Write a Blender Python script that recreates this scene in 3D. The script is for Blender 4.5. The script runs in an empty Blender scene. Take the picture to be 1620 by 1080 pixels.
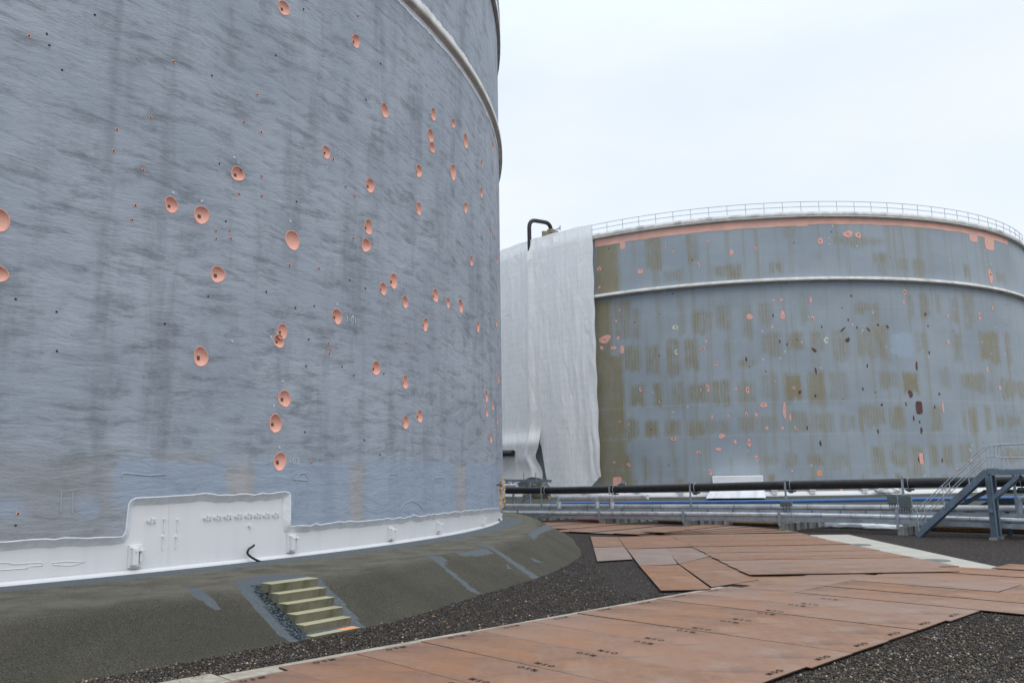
import bpy, bmesh, math, random
import numpy as np
from mathutils import Vector, Matrix
from mathutils.geometry import delaunay_2d_cdt
rnd = random.Random(11)
nr = np.random.default_rng(5)
SC = bpy.context.scene
COL = SC.collection
# ------------------------------------------------------------------ camera geometry
F, PITCH, ROLL, EYE = 1305.1, 0.164, -0.0153, 3.2152
def ray(u, v):
    a, b = u - 810, v - 540
    cr, sr = math.cos(ROLL), math.sin(ROLL)
    x, y = (cr*a + sr*b)/F, (-sr*a + cr*b)/F
    c, s = math.cos(PITCH), math.sin(PITCH)
    return (x, c + y*s, s - y*c)
def ground(u, v, z=0.0):
    d = ray(u, v); t = (z - EYE)/d[2]
    return Vector((d[0]*t, d[1]*t, z))
def on_plane(u, v, a, b):
    d = ray(u, v); n = (-(b[1]-a[1]), b[0]-a[0])
    t = (n[0]*a[0] + n[1]*a[1])/(n[0]*d[0] + n[1]*d[1])
    return Vector((d[0]*t, d[1]*t, EYE + d[2]*t))
def pix(P):
    P = np.asarray(P, float); X, Y, Z = P[..., 0], P[..., 1], P[..., 2]-EYE
    c, s = math.cos(PITCH), math.sin(PITCH)
    fw = Y*c + Z*s; up = -Y*s + Z*c
    u = X/fw*F; v = -up/fw*F
    cr, sr = math.cos(ROLL), math.sin(ROLL)
    return 810 + cr*u - sr*v, 540 + sr*u + cr*v
R = 40.0
T1 = (-40.636, 47.315); T2 = (32.1625, 123.635)
def hit(u, v, c, rad=R):
    """point of the tank wall seen at a pixel -> (phi, z)"""
    d = ray(u, v); a = d[0]**2 + d[1]**2; b = d[0]*c[0] + d[1]*c[1]; q = c[0]**2 + c[1]**2 - rad*rad
    disc = max(b*b - a*q, 0.0); t = (b - math.sqrt(disc))/a
    return math.atan2(d[0]*t - c[0], -(d[1]*t - c[1])), EYE + d[2]*t
def cyl(c, phi, z, rad=R):
    return Vector((c[0] + rad*math.sin(phi), c[1] - rad*math.cos(phi), z))
# ------------------------------------------------------------------ object helpers
WL = {}
def tag(o, label=None, cat=None, group=None, kind=None):
    if label: o['label'] = label
    if cat: o['category'] = cat
    if group: o['group'] = group
    if kind: o['kind'] = kind
    return o
def empty(name, loc, label, cat, group=None):
    o = bpy.data.objects.new(name, None); COL.objects.link(o)
    o.location = loc; o.empty_display_size = .3; WL[o] = Vector(loc)
    return tag(o, label, cat, group)
def link_mesh(name, me, mat, parent=None, loc=None):
    o = bpy.data.objects.new(name, me); COL.objects.link(o)
    if mat: me.materials.append(mat)
    if parent is not None:
        o.parent = parent; WL[o] = WL[parent]
    else:
        o.location = loc if loc is not None else (0, 0, 0); WL[o] = Vector(o.location)
    return o
def np_mesh(name, V, faces, mat, parent=None, loc=None, smooth=True, uv=None, attrs=None):
    """V: (n,3) world coordinates; faces: (m,k) array or list of lists"""
    V = np.asarray(V, float)
    off = np.array(WL[parent]) if parent is not None else (np.array(loc) if loc is not None else np.zeros(3))
    me = bpy.data.meshes.new(name)
    if isinstance(faces, np.ndarray):
        m, k = faces.shape
        me.vertices.add(len(V)); me.vertices.foreach_set('co', (V-off).astype(np.float32).ravel())
        me.loops.add(m*k); me.loops.foreach_set('vertex_index', faces.astype(np.int32).ravel())
        me.polygons.add(m); me.polygons.foreach_set('loop_start', np.arange(0, m*k, k, dtype=np.int32))
        me.update(calc_edges=True); me.validate()
    else:
        me.from_pydata((V-off).tolist(), [], faces); me.update()
    if smooth: me.polygons.foreach_set('use_smooth', np.ones(len(me.polygons), bool))
    if uv is not None:
        l = me.uv_layers.new(name='UVMap'); vi = np.zeros(len(me.loops), np.int32)
        me.loops.foreach_get('vertex_index', vi); l.data.foreach_set('uv', np.asarray(uv, np.float32)[vi].ravel())
    for nm, arr in (attrs or {}).items():
        arr = np.asarray(arr, np.float32); a = me.color_attributes.new(nm, 'FLOAT_COLOR', 'POINT')
        a.data.foreach_set('color', np.concatenate([arr, np.ones((len(arr), 1), np.float32)], 1).ravel())
    return link_mesh(name, me, mat, parent, loc)
class MB:
    def __init__(s): s.v = []; s.f = []; s.sm = []
    def add(s, vs, fs, smooth=False):
        n = len(s.v); s.v += [Vector(x) for x in vs]; s.f += [[n+i for i in f] for f in fs]; s.sm += [smooth]*len(fs)
    def box(s, c, size, x=(1, 0, 0), y=None, z=None):
        x = Vector(x).normalized(); z = Vector(z or (0, 0, 1)).normalized()
        y = Vector(y).normalized() if y is not None else z.cross(x).normalized()
        a, b, d = [q/2 for q in size]; c = Vector(c)
        vs = [c + x*(i*a) + y*(j*b) + z*(k*d) for k in (-1, 1) for j in (-1, 1) for i in (-1, 1)]
        s.add(vs, [(0, 2, 3, 1), (4, 5, 7, 6), (0, 1, 5, 4), (2, 6, 7, 3), (0, 4, 6, 2), (1, 3, 7, 5)])
    def bar(s, p, q, w, h, up=(0, 0, 1)):
        p, q = Vector(p), Vector(q); x = (q-p); L = x.length; x /= L
        u = Vector(up); y = u.cross(x).normalized(); z = x.cross(y)
        s.box((p+q)/2, (L, w, h), x, y, z)
    def tube(s, pts, r, n=10, caps=True, rf=None):
        pts = [Vector(p) for p in pts]; rings = []; ref = None
        for i, p in enumerate(pts):
            t = (pts[min(i+1, len(pts)-1)] - pts[max(i-1, 0)]).normalized()
            if ref is None: ref = Vector((0, 0, 1)) if abs(t.z) < .9 else Vector((1, 0, 0))
            a = (ref - t*ref.dot(t)).normalized(); b = t.cross(a); ref = a
            rr = r if rf is None else r*rf(i)
            rings.append([p + (a*math.cos(k*math.tau/n) + b*math.sin(k*math.tau/n))*rr for k in range(n)])
        vs = [q for g in rings for q in g]; fs = []
        for i in range(len(rings)-1):
            for k in range(n): fs.append((i*n+k, i*n+(k+1) % n, (i+1)*n+(k+1) % n, (i+1)*n+k))
        s.add(vs, fs, True)
        if caps:
            s.add(rings[0], [list(range(n))[::-1]]); s.add(rings[-1], [list(range(n))])
    def ibeam(s, p, q, h, w, t=.018, up=(0, 0, 1)):
        p, q = Vector(p), Vector(q); x = (q-p).normalized(); y = Vector(up).cross(x).normalized(); z = x.cross(y)
        for k in (-1, 1): s.bar(p + z*k*(h-t)/2, q + z*k*(h-t)/2, w, t, z)
        s.bar(p, q, t, h-2*t, z)
    def chan(s, p, q, h, w, side, t=.018):
        """channel: web plus two flanges pointing to side"""
        p, q = Vector(p), Vector(q); x = (q-p).normalized(); d = Vector(side).normalized(); d = (d-x*d.dot(x)).normalized(); z = x.cross(d).normalized()
        s.box((p+q)/2, ((q-p).length, t, h), x, d, z)
        for k in (-1, 1): s.box((p+q)/2 + z*k*(h-t)/2 + d*(w/2+t/2), ((q-p).length, w, t), x, d, z)
    def build(s, name, mat, parent=None, bevel=0, tagargs=None):
        me = bpy.data.meshes.new(name)
        xs = np.array([list(v) for v in s.v])
        if parent is not None: off = WL[parent]
        else: off = Vector(((xs[:, 0].min()+xs[:, 0].max())/2, (xs[:, 1].min()+xs[:, 1].max())/2, xs[:, 2].min()))
        me.from_pydata([tuple(v-off) for v in s.v], [], s.f)
        for p, f in zip(me.polygons, s.sm): p.use_smooth = f
        bm = bmesh.new(); bm.from_mesh(me); bmesh.ops.recalc_face_normals(bm, faces=bm.faces); bm.to_mesh(me); bm.free()
        me.update()
        o = link_mesh(name, me, mat, parent, off)
        if bevel:
            m = o.modifiers.new('bevel', 'BEVEL'); m.width = bevel; m.segments = 2; m.limit_method = 'ANGLE'; m.harden_normals = False
        if tagargs: tag(o, *tagargs)
        return o
def arc_path(pts, rad, seg=6):
    """round the corners of a polyline"""
    pts = [Vector(p) for p in pts]; out = [pts[0]]
    for i in range(1, len(pts)-1):
        a, b, c = pts[i-1], pts[i], pts[i+1]
        r1 = min(rad, (b-a).length*.49, (c-b).length*.49)
        p0 = b + (a-b).normalized()*r1; p2 = b + (c-b).normalized()*r1
        for k in range(seg+1):
            t = k/seg; out.append(p0*(1-t)**2 + b*2*t*(1-t) + p2*t*t)
    out.append(pts[-1]); return out
# ------------------------------------------------------------------ material helpers
class NT:
    def __init__(s, name, rough=.8, spec=.3, metal=0.0):
        s.m = bpy.data.materials.new(name); s.m.use_nodes = True; s.t = s.m.node_tree; s.n = s.t.nodes
        s.p = s.n['Principled BSDF']; s.set('Roughness', rough); s.set('Specular IOR Level', spec); s.set('Metallic', metal)
        s._c = {}
    def set(s, k, v):
        if hasattr(v, 'is_output'): s.t.links.new(v, s.p.inputs[k])
        else: s.p.inputs[k].default_value = (*v, 1) if isinstance(v, (tuple, list)) and len(v) == 3 else v
    def co(s, kind='Object'):
        if kind not in s._c:
            n = s.n.new('ShaderNodeTexCoord'); s._c[kind] = n.outputs[kind]
        return s._c[kind]
    def inp(s, sock, v):
        if hasattr(v, 'is_output'): s.t.links.new(v, sock)
        else: sock.default_value = (*v, 1) if (isinstance(v, (tuple, list)) and len(v) == 3 and sock.type == 'RGBA') else v
    def map(s, vec, scale=(1, 1, 1), loc=(0, 0, 0)):
        n = s.n.new('ShaderNodeMapping'); s.t.links.new(vec, n.inputs['Vector'])
        n.inputs['Scale'].default_value = scale; n.inputs['Location'].default_value = loc; return n.outputs[0]
    def noise(s, vec, scale=1, detail=4, rough=.55, dist=0):
        n = s.n.new('ShaderNodeTexNoise'); s.t.links.new(vec, n.inputs['Vector'])
        n.inputs['Scale'].default_value = scale; n.inputs['Detail'].default_value = detail
        n.inputs['Roughness'].default_value = rough; n.inputs['Distortion'].default_value = dist; return n.outputs['Fac']
    def voro(s, vec, scale=1, out='Distance', feature='F1', rnd_=1):
        n = s.n.new('ShaderNodeTexVoronoi'); s.t.links.new(vec, n.inputs['Vector']); n.feature = feature
        n.inputs['Scale'].default_value = scale; n.inputs['Randomness'].default_value = rnd_; return n.outputs[out]
    def ramp(s, fac, *stops):
        n = s.n.new('ShaderNodeValToRGB'); s.t.links.new(fac, n.inputs[0]); e = n.color_ramp.elements
        while len(e) < len(stops): e.new(.5)
        for q, (p, c) in zip(e, stops):
            q.position = p; q.color = (*c, 1) if isinstance(c, (tuple, list)) else (c, c, c, 1)
        return n.outputs[0]
    def mr(s, v, a, b, c=0, d=1):
        n = s.n.new('ShaderNodeMapRange'); n.interpolation_type = 'SMOOTHSTEP'; s.inp(n.inputs[0], v)
        for i, q in zip((1, 2, 3, 4), (a, b, c, d)): s.inp(n.inputs[i], q)
        return n.outputs[0]
    def mix(s, f, a, b, mode='MIX'):
        n = s.n.new('ShaderNodeMix'); n.data_type = 'RGBA'; n.blend_type = mode
        s.inp(n.inputs[0], f); s.inp(n.inputs[6], a); s.inp(n.inputs[7], b); return n.outputs[2]
    def math(s, op, a, b=0.0, c=None):
        n = s.n.new('ShaderNodeMath'); n.operation = op; s.inp(n.inputs[0], a); s.inp(n.inputs[1], b)
        if c is not None: s.inp(n.inputs[2], c)
        return n.outputs[0]
    def sep(s, vec):
        n = s.n.new('ShaderNodeSeparateXYZ'); s.t.links.new(vec, n.inputs[0]); return n.outputs
    def attr(s, name):
        n = s.n.new('ShaderNodeAttribute'); n.attribute_name = name; return n
    def bump(s, h, strength=.3, dist=.02, prev=None):
        n = s.n.new('ShaderNodeBump'); s.inp(n.inputs['Height'], h); n.inputs['Strength'].default_value = strength
        n.inputs['Distance'].default_value = dist
        if prev is not None: s.t.links.new(prev, n.inputs['Normal'])
        return n.outputs[0]
    def rand(s):
        n = s.n.new('ShaderNodeObjectInfo'); return n.outputs['Random']
def simple(name, c, var=.12, scale=6, rough=.75, spec=.3, metal=0, bump=.0, bd=.01, dirt=None):
    m = NT(name, rough, spec, metal); o = m.co()
    n = m.noise(o, scale, 5, .6); n2 = m.noise(o, scale*.17+.3, 3)
    col = m.mix(m.mr(n, .3, .7), tuple(q*(1-var) for q in c), tuple(min(q*(1+var), 1) for q in c))
    if dirt: col = m.mix(m.mr(n2, .5, .72), col, dirt)
    m.set('Base Color', col)
    m.set('Roughness', m.mr(n, .2, .8, rough-.08, min(rough+.1, 1)))
    if bump: m.set('Normal', m.bump(n, bump, bd))
    return m.m
# ------------------------------------------------------------------ materials
def mat_foam():
    m = NT('sprayed_foam', .62, .35); uv = m.co('UV'); s_, z_, _ = m.sep(uv)
    warp = m.noise(m.map(uv, (.25, .3, 1)), 1, 3)
    wz = m.math('ADD', z_, m.math('MULTIPLY', warp, .8))
    cb = m.n.new('ShaderNodeCombineXYZ'); m.inp(cb.inputs[0], s_); m.inp(cb.inputs[1], wz); v = cb.outputs[0]
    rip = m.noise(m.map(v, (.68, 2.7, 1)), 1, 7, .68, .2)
    rip2 = m.noise(m.map(v, (1.6, 5.5, 1), (3, 8, 0)), 1, 4, .65, .3)
    fine = m.noise(m.map(uv, (9, 14, 1)), 1, 3, .6)
    grime = m.noise(m.map(uv, (.8, .12, 1), (7, 1, 0)), 1, 5, .65)
    blot = m.noise(m.map(uv, (.28, .28, 1), (2, 4, 0)), 1, 4, .6)
    blot2 = m.noise(m.map(uv, (.7, .55, 1), (12, 4, 0)), 1, 6, .7)
    base = m.mix(m.mr(blot, .3, .7), (.298, .335, .386), (.368, .406, .458))
    base = m.mix(m.math('MULTIPLY', m.mr(grime, .48, .7), .6), base, (.18, .2, .232))
    base = m.mix(m.math('MULTIPLY', m.mr(blot2, .5, .72), .5), base, (.19, .213, .24))
    base = m.mix(m.math('MULTIPLY', m.math('MULTIPLY', m.mr(rip, .54, .34), m.mr(blot2, .32, .62, .35, 1)), .72), base, (.135, .15, .172))  # ripple relief shaded in colour too: troughs painted darker
    base = m.mix(m.math('MULTIPLY', m.mr(fine, .4, .75), .18), base, (.4, .45, .52))
    # vertical grimy seams
    for s0, w, st in ((hit(176, 300, T1)[0]*R, .55, .5), (hit(622, 350, T1)[0]*R, .5, .25), (hit(700, 300, T1)[0]*R, .6, .2)):
        d = m.math('ABSOLUTE', m.math('SUBTRACT', s_, s0)); k = m.math('MULTIPLY', m.mr(d, w, 0), m.mr(m.noise(m.map(uv, (2, .5, 1)), 1, 4), .35, .65))
        base = m.mix(m.math('MULTIPLY', k, st), base, (.14, .155, .18))
    edge = m.math('MULTIPLY', m.math('SUBTRACT', m.noise(m.map(uv, (2.2, 2.2, 1)), 1, 4), .5), .5)
    su = m.math('ADD', s_, edge); zu = m.math('ADD', z_, edge)
    def boxmask(u0, v0, u1, v1, soft=.12):
        vm = (v0+v1)/2; s0, s1 = hit(u0, vm, T1)[0]*R, hit(u1, vm, T1)[0]*R; um = (u0+u1)/2
        zt, zb = hit(um, v0, T1)[1], hit(um, v1, T1)[1]
        a = m.math('MULTIPLY', m.mr(su, s0-soft, s0+soft), m.mr(su, s1+soft, s1-soft))
        b = m.math('MULTIPLY', m.mr(zu, zb-soft, zb+soft), m.mr(zu, zt+soft, zt-soft))
        return m.math('MULTIPLY', a, b)
    pn = m.mr(blot, .2, .8, .55, 1)
    base = m.mix(m.math('MULTIPLY', boxmask(-90, 715, 196, 880, .5), .55), base, (.27, .265, .27))
    for b in ((181, 728, 358, 800), (400, 731, 553, 850), (576, 727, 722, 850), (737, 731, 793, 850), (122, 790, 155, 821), (-30, 785, 35, 821), (556, 745, 575, 850)):
        base = m.mix(m.math('MULTIPLY', m.math('MULTIPLY', boxmask(*b), pn), .75 if b[0] != 556 else .2), base, (.30, .37, .475))
    for b in ((554, 733, 575, 850), (722, 735, 736, 850), (360, 736, 400, 790), (250, 718, 330, 731)):
        base = m.mix(m.math('MULTIPLY', boxmask(*b, .2), .5), base, (.42, .385, .36))
    white = m.mr(m.voro(m.map(uv, (.9, .9, 1)), 1), .035, .02)
    base = m.mix(m.math('MULTIPLY', white, .35), base, (.55, .65, .76))
    m.set('Base Color', base)
    h = m.math('MULTIPLY', m.math('ADD', rip, m.math('MULTIPLY', rip2, .3)), m.mr(blot, .3, .65, .6, 1))
    b1 = m.bump(h, .5, .11); m.set('Normal', m.bump(fine, .45, .012, b1)); return m.m
M = {}
def mats():
    M['foam'] = mat_foam()
    m = NT('white_tank_paint', .38, .45); o = m.co(); s = m.map(o, (3, 3, .25))
    st = m.noise(s, 1, 5); c = m.mix(m.mr(st, .45, .85), (.725, .725, .735), (.67, .675, .69))
    c = m.mix(m.math('MULTIPLY', m.mr(m.noise(o, .5, 3), .6, .75), .12), c, (.66, .58, .5)); m.set('Base Color', c)
    m.set('Normal', m.bump(m.noise(o, 2.5, 4), .06, .02)); M['white'] = m.m
    M['whitefoam'] = simple('white_foam_edge', (.78, .8, .83), .08, 5, .7, .3, 0, .6, .02)
    m = NT('pink_primer_pit', .7, .3); o = m.co(); n = m.noise(o, 14, 4)
    m.set('Base Color', m.mix(n, (.70, .35, .27), (.82, .47, .385))); m.set('Normal', m.bump(n, .4, .02)); M['pit'] = m.m
    M['bare'] = simple('bare_rusty_steel', (.13, .085, .06), .4, 30, .7)
    M['hole'] = simple('dark_hole', (.018, .018, .02), .3, 20, .9)
    M['girder'] = simple('grey_girder_paint', (.58, .56, .52), .12, 1.5, .6, .3, 0, .1, .01, (.45, .43, .39))
    M['rim'] = simple('rim_steel_paint', (.62, .61, .59), .15, 1.2, .6, .3, 0, 0, .01, (.33, .33, .33))
    M['chalk'] = simple('white_chalk', (.5, .56, .63), .1, 20, .95)
    M['galv'] = simple('galvanised_steel', (.33, .385, .44), .14, 5, .45, .5, .45, 0, .01, (.25, .29, .33))
    M['railgalv'] = simple('handrail_steel', (.42, .46, .5), .12, 4, .5, .5, .3)
    M['bluegrey'] = simple('blue_grey_steel_paint', (.125, .175, .225), .16, 4, .5, .4, 0, .1, .005, (.1, .13, .16))
    M['dkbeam'] = simple('dark_beam_paint', (.075, .095, .115), .2, 4, .6)
    m = NT('black_wrap', .5, .4); o = m.co(); n = m.noise(o, 3, 5)
    m.set('Base Color', m.ramp(n, (.3, (.009, .0095, .011)), (.6, (.018, .019, .021)), (.85, (.05, .05, .05))))
    m.set('Normal', m.bump(m.noise(o, 9, 3), .5, .03)); M['black'] = m.m
    M['blue'] = simple('blue_hose', (.07, .17, .42), .12, 2, .45, .5)
    m = NT('silver_cladding', .36, .5, .55); o = m.co(); n = m.noise(o, 2.2, 5); w = m.voro(m.map(o, (.7, .7, .7)), 1)
    m.set('Base Color', m.mix(m.mr(n, .35, .75), (.72, .73, .75), (.45, .46, .475))); m.set('Normal', m.bump(n, .2, .02)); M['silver'] = m.m
    M['palepipe'] = simple('pale_pipe_paint', (.66, .67, .69), .1, 1.6, .4, .45, .35, 0, .01, (.48, .48, .48))
    M['jbox'] = simple('grey_junction_box', (.10, .125, .135), .1, 4, .5, .4)
    m = NT('concrete_sleeper', .9, .2); o = m.co(); n = m.noise(o, 5, 6, .65); st = m.noise(m.map(o, (2.2, 2.2, .15)), 1, 3)
    c = m.mix(n, (.20, .20, .185), (.36, .36, .33)); c = m.mix(m.math('MULTIPLY', m.mr(st, .47, .6), .85), c, (.05, .05, .05))
    m.set('Base Color', c); m.set('Normal', m.bump(n, .4, .02)); M['sleeper'] = m.m
    m = NT('concrete_slab', .85, .25); o = m.co('Object'); n = m.noise(o, 3, 6, .65); n2 = m.noise(o, .7, 4)
    c = m.mix(n, (.38, .36, .31), (.53, .505, .44)); c = m.mix(m.math('MULTIPLY', m.mr(n2, .5, .7), .4), c, (.28, .28, .25))
    m.set('Base Color', c); m.set('Normal', m.bump(n, .2, .01)); M['slab'] = m.m
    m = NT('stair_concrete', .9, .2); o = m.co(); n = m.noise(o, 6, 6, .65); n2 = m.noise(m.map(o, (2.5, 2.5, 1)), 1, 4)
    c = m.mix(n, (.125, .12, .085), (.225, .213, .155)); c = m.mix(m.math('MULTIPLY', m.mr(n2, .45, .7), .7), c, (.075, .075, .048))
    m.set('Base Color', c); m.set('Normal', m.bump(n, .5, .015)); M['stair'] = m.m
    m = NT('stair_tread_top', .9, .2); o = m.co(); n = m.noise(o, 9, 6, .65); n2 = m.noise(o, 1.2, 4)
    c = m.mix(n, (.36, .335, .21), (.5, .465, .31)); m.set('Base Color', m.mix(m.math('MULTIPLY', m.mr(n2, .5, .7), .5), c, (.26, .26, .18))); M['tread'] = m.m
    M['orange'] = simple('orange_spray', (.85, .36, .16), .15, 20, .8)
    # steel road plates
    m = NT('rusty_steel_plate', .5, .32); o = m.co(); r = m.rand(); oi = m.n.new('ShaderNodeObjectInfo'); tg_, to_, _ = m.sep(oi.outputs['Color'])
    n = m.noise(o, 1.6, 8, .72, .3); n2 = m.noise(m.map(o, (5, .6, 1)), 1, 7, .7); n3 = m.noise(o, 26, 4, .7); n4 = m.noise(o, .35, 3)
    c = m.mix(m.mr(n, .3, .7), (.185, .088, .045), (.285, .15, .085))
    c = m.mix(m.math('MULTIPLY', m.mr(n2, .48, .7), .5), c, (.33, .225, .165))
    c = m.mix(m.math('MULTIPLY', m.mr(m.noise(o, .55, 6, .7), .5, .66), .75), c, (.36, .185, .09))
    c = m.mix(tg_, c, m.mix(n2, (.25, .185, .155), (.33, .265, .235)))
    c = m.mix(m.math('MULTIPLY', to_, m.mr(n, .25, .7, .4, 1)), c, (.34, .15, .068))
    c = m.mix(m.math('MULTIPLY', m.mr(n3, .5, .8), .4), c, (.10, .058, .042)); n7 = m.noise(m.map(o, (.5, 1.6, 1), (4, 9, 0)), 1, 8, .75, .6); c = m.mix(m.math('MULTIPLY', m.mr(n7, .52, .66), .5), c, (.125, .064, .040)); n8 = m.noise(m.map(o, (.45, .45, 1), (2, 7, 0)), 1, 7, .7, .4); c = m.mix(m.math('MULTIPLY', m.mr(n8, .54, .66), .6), c, (.33, .25, .21)); c = m.mix(m.math('MULTIPLY', m.mr(n8, .44, .34), .45), c, (.33, .145, .06))
    c = m.mix(m.math('MULTIPLY', m.mr(n4, .55, .7), .3), c, (.33, .235, .19))
    c = m.mix(.06, c, (.215, .165, .14))
    m.set('Base Color', c); m.set('Roughness', m.mr(n7, .38, .62, .62, .33)); m.set('Normal', m.bump(m.noise(o, .9, 3), .12, .02)); M['plate'] = m.m
    M['plateedge'] = simple('dark_plate_edge', (.055, .034, .025), .3, 8, .8)
    M['stencil'] = simple('dark_stencil', (.03, .022, .018), .2, 20, .7)
    # gravel
    m = NT('gravel', .9, .25); o = m.co()
    vc = m.voro(o, 24, 'Color'); d = m.voro(o, 24, 'Distance'); r_, g_, b_ = m.sep(vc); big = m.noise(o, .35, 4); d2 = m.voro(o, 55, 'Distance')
    c = m.ramp(r_, (0, (.028, .022, .019)), (.45, (.058, .045, .038)), (.72, (.095, .072, .06)), (.9, (.12, .11, .103)), (.97, (.25, .24, .225)))
    c = m.mix(m.mr(d, .25, .75), c, (.02, .016, .015)); c = m.mix(m.math('MULTIPLY', m.mr(big, .4, .7), .4), c, (.062, .043, .034))
    v9 = m.sep(m.voro(o, 7, 'Color'))[0]; d9 = m.voro(o, 7, 'Distance'); c = m.mix(m.math('MULTIPLY', m.mr(v9, .72, .95), m.mr(d9, .3, .15)), c, (.17, .155, .14)); c = m.mix(m.math('MULTIPLY', m.mr(v9, .3, .05), m.mr(d9, .5, .2)), c, (.022, .018, .016))
    m.set('Base Color', c); m.set('Normal', m.bump(m.math('ADD', d, m.math('MULTIPLY', d2, .3)), 1, -.04)); M['gravel'] = m.m
    m = NT('pebble', .85, .3); a = m.attr('tint'); m.set('Base Color', a.outputs['Color']); M['pebble'] = m.m
    # berm
    m = NT('asphalt_berm', .92, .2); o = m.co(); a = m.attr('mask'); sr_, sg_, sb_ = m.sep(a.outputs['Color'])
    n = m.noise(o, 34, 4, .8); n2 = m.noise(o, 1.1, 5, .6); n3 = m.voro(o, 19); n5 = m.noise(o, .33, 4, .6); n6 = m.noise(o, 70, 2)
    c = m.mix(m.mr(n, .3, .7), (.028, .026, .020), (.178, .163, .126))
    c = m.mix(m.math('MULTIPLY', m.mr(n2, .35, .7), .45), c, (.115, .104, .078))
    c = m.mix(m.math('MULTIPLY', m.mr(n5, .42, .62), .35), c, (.05, .049, .043))
    c = m.mix(m.math('MULTIPLY', sg_, m.mr(n2, .3, .65, .2, .9)), c, m.mix(m.mr(n, .3, .7), (.14, .126, .096), (.29, .268, .215)))
    c = m.mix(m.math('MULTIPLY', m.mr(n3, .2, .1), .55), c, (.26, .25, .21)); c = m.mix(m.math('MULTIPLY', m.mr(n6, .55, .7), .5), c, (.02, .02, .018))
    sm = m.mr(m.math('ADD', sr_, m.math('MULTIPLY', m.math('SUBTRACT', m.noise(o, 7, 6, .75), .5), 1.5)), .42, .58)
    sealc = m.mix(m.mr(n, .3, .7), (.085, .102, .114), (.205, .23, .245))
    sealc = m.mix(m.math('MULTIPLY', sb_, m.mr(m.noise(o, 16, 3, .7), .38, .56)), sealc, (.02, .03, .04))
    m.set('Base Color', m.mix(sm, c, sealc)); m.set('Normal', m.bump(n, 1, .05)); M['berm'] = m.m
    m = NT('soil_berm', .95, .2); o = m.co(); n = m.noise(o, 3, 6, .7); m.set('Base Color', m.mix(n, (.05, .055, .045), (.13, .135, .115))); M['berm2'] = m.m
    # second tank paint
    m = NT('blue_grey_tank_paint', .55, .35); a = m.attr('paint'); k_, l_, w_ = m.sep(a.outputs['Color']); uv = m.co('UV'); s_, z_, _ = m.sep(uv)
    blot = m.noise(m.map(uv, (.12, .2, 1)), 1, 4); fine = m.noise(m.map(uv, (2.5, .4, 1)), 1, 5, .6); vs = m.noise(m.map(uv, (1.1, .05, 1)), 1, 4)
    c = m.mix(m.mr(blot, .3, .7), (.275, .32, .362), (.335, .382, .425)); c = m.mix(m.math('MULTIPLY', m.mr(fine, .45, .8), .3), c, (.37, .41, .44))
    c = m.mix(m.math('MULTIPLY', m.mr(vs, .48, .7), .6), c, (.28, .27, .215))
    c = m.mix(l_, c, (.34, .43, .54))
    stripe = m.math('SINE', m.math('ADD', m.math('MULTIPLY', s_, 19.0), m.math('MULTIPLY', m.noise(m.map(uv, (.3, .05, 1)), 1, 2), 9)))
    sf = m.mr(stripe, -1, .7, .6, 1.0); rag = m.mr(m.noise(m.map(uv, (1.6, .45, 1)), 1, 6, .7), .28, .62, .25, 1.2)
    k = m.math('MINIMUM', m.math('MULTIPLY', k_, m.math('MAXIMUM', m.math('MULTIPLY', sf, rag), m.mr(k_, .9, 1.0))), 1)
    kh = m.mix(fine, (.215, .19, .118), (.30, .27, .18)); k = m.math('MULTIPLY', k, m.mr(m.noise(m.map(uv, (.5, .35, 1)), 1, 6, .7), .25, .6, .6, 1)); c = m.mix(k, c, kh)
    wl = m.math('MULTIPLY', w_, m.mr(fine, .3, .6, .3, 1)); c = m.mix(m.math('MULTIPLY', wl, .2), c, (.5, .54, .56))
    sp = m.voro(m.map(uv, (.55, .55, 1)), 1); c = m.mix(m.math('MULTIPLY', m.mr(sp, .06, .035), .8), c, (.035, .032, .035))
    sp2 = m.voro(m.map(uv, (1.0, .8, 1), (5, 3, 0)), 1); zone = m.mr(m.noise(m.map(uv, (.12, .15, 1), (9, 1, 0)), 1, 2), .5, .6)
    c = m.mix(m.math('MULTIPLY', m.math('MULTIPLY', m.mr(sp2, .11, .08), zone), .75), c, (.55, .58, .58))
    m.set('Base Color', c); m.set('Normal', m.bump(blot, .25, .1)); M['tank2'] = m.m
    M['primer'] = simple('pink_primer', (.78, .41, .345), .12, 3, .7)
    M['primerband'] = simple('pink_primer_band', (.80, .46, .37), .1, .6, .7, .3, 0, 0, .01, (.72, .45, .4))
    M['primerorange'] = simple('orange_primer', (.82, .34, .19), .1, 3, .7)
    M['rust'] = simple('dark_rust', (.12, .068, .062), .35, 4, .8)
    M['cream'] = simple('cream_filler', (.6, .6, .5), .1, 5, .8)
    # netting
    m = NT('white_netting', .7, .2); uv = m.co('UV'); s_, z_, _ = m.sep(uv); n = m.noise(uv, .8, 5, .6)
    def lines(v, per, w):
        f = m.math('ABSOLUTE', m.math('SUBTRACT', m.math('FRACT', m.math('DIVIDE', v, per)), .5)); return m.mr(f, w, w*.3)
    g = m.math('MAXIMUM', lines(s_, .9, .07), lines(z_, .75, .07))
    g = m.math('MULTIPLY', g, .1)
    c = m.mix(m.mr(n, .3, .7), (.97, .972, .978), (.94, .945, .95)); c = m.mix(g, c, (.34, .38, .45))
    m.set('Base Color', c); tr = m.n.new('ShaderNodeBsdfTransparent'); tl = m.n.new('ShaderNodeBsdfTranslucent'); m.inp(tl.inputs[0], c)
    m1 = m.n.new('ShaderNodeMixShader'); m1.inputs[0].default_value = .06; m.t.links.new(m.p.outputs[0], m1.inputs[1]); m.t.links.new(tl.outputs[0], m1.inputs[2])
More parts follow.
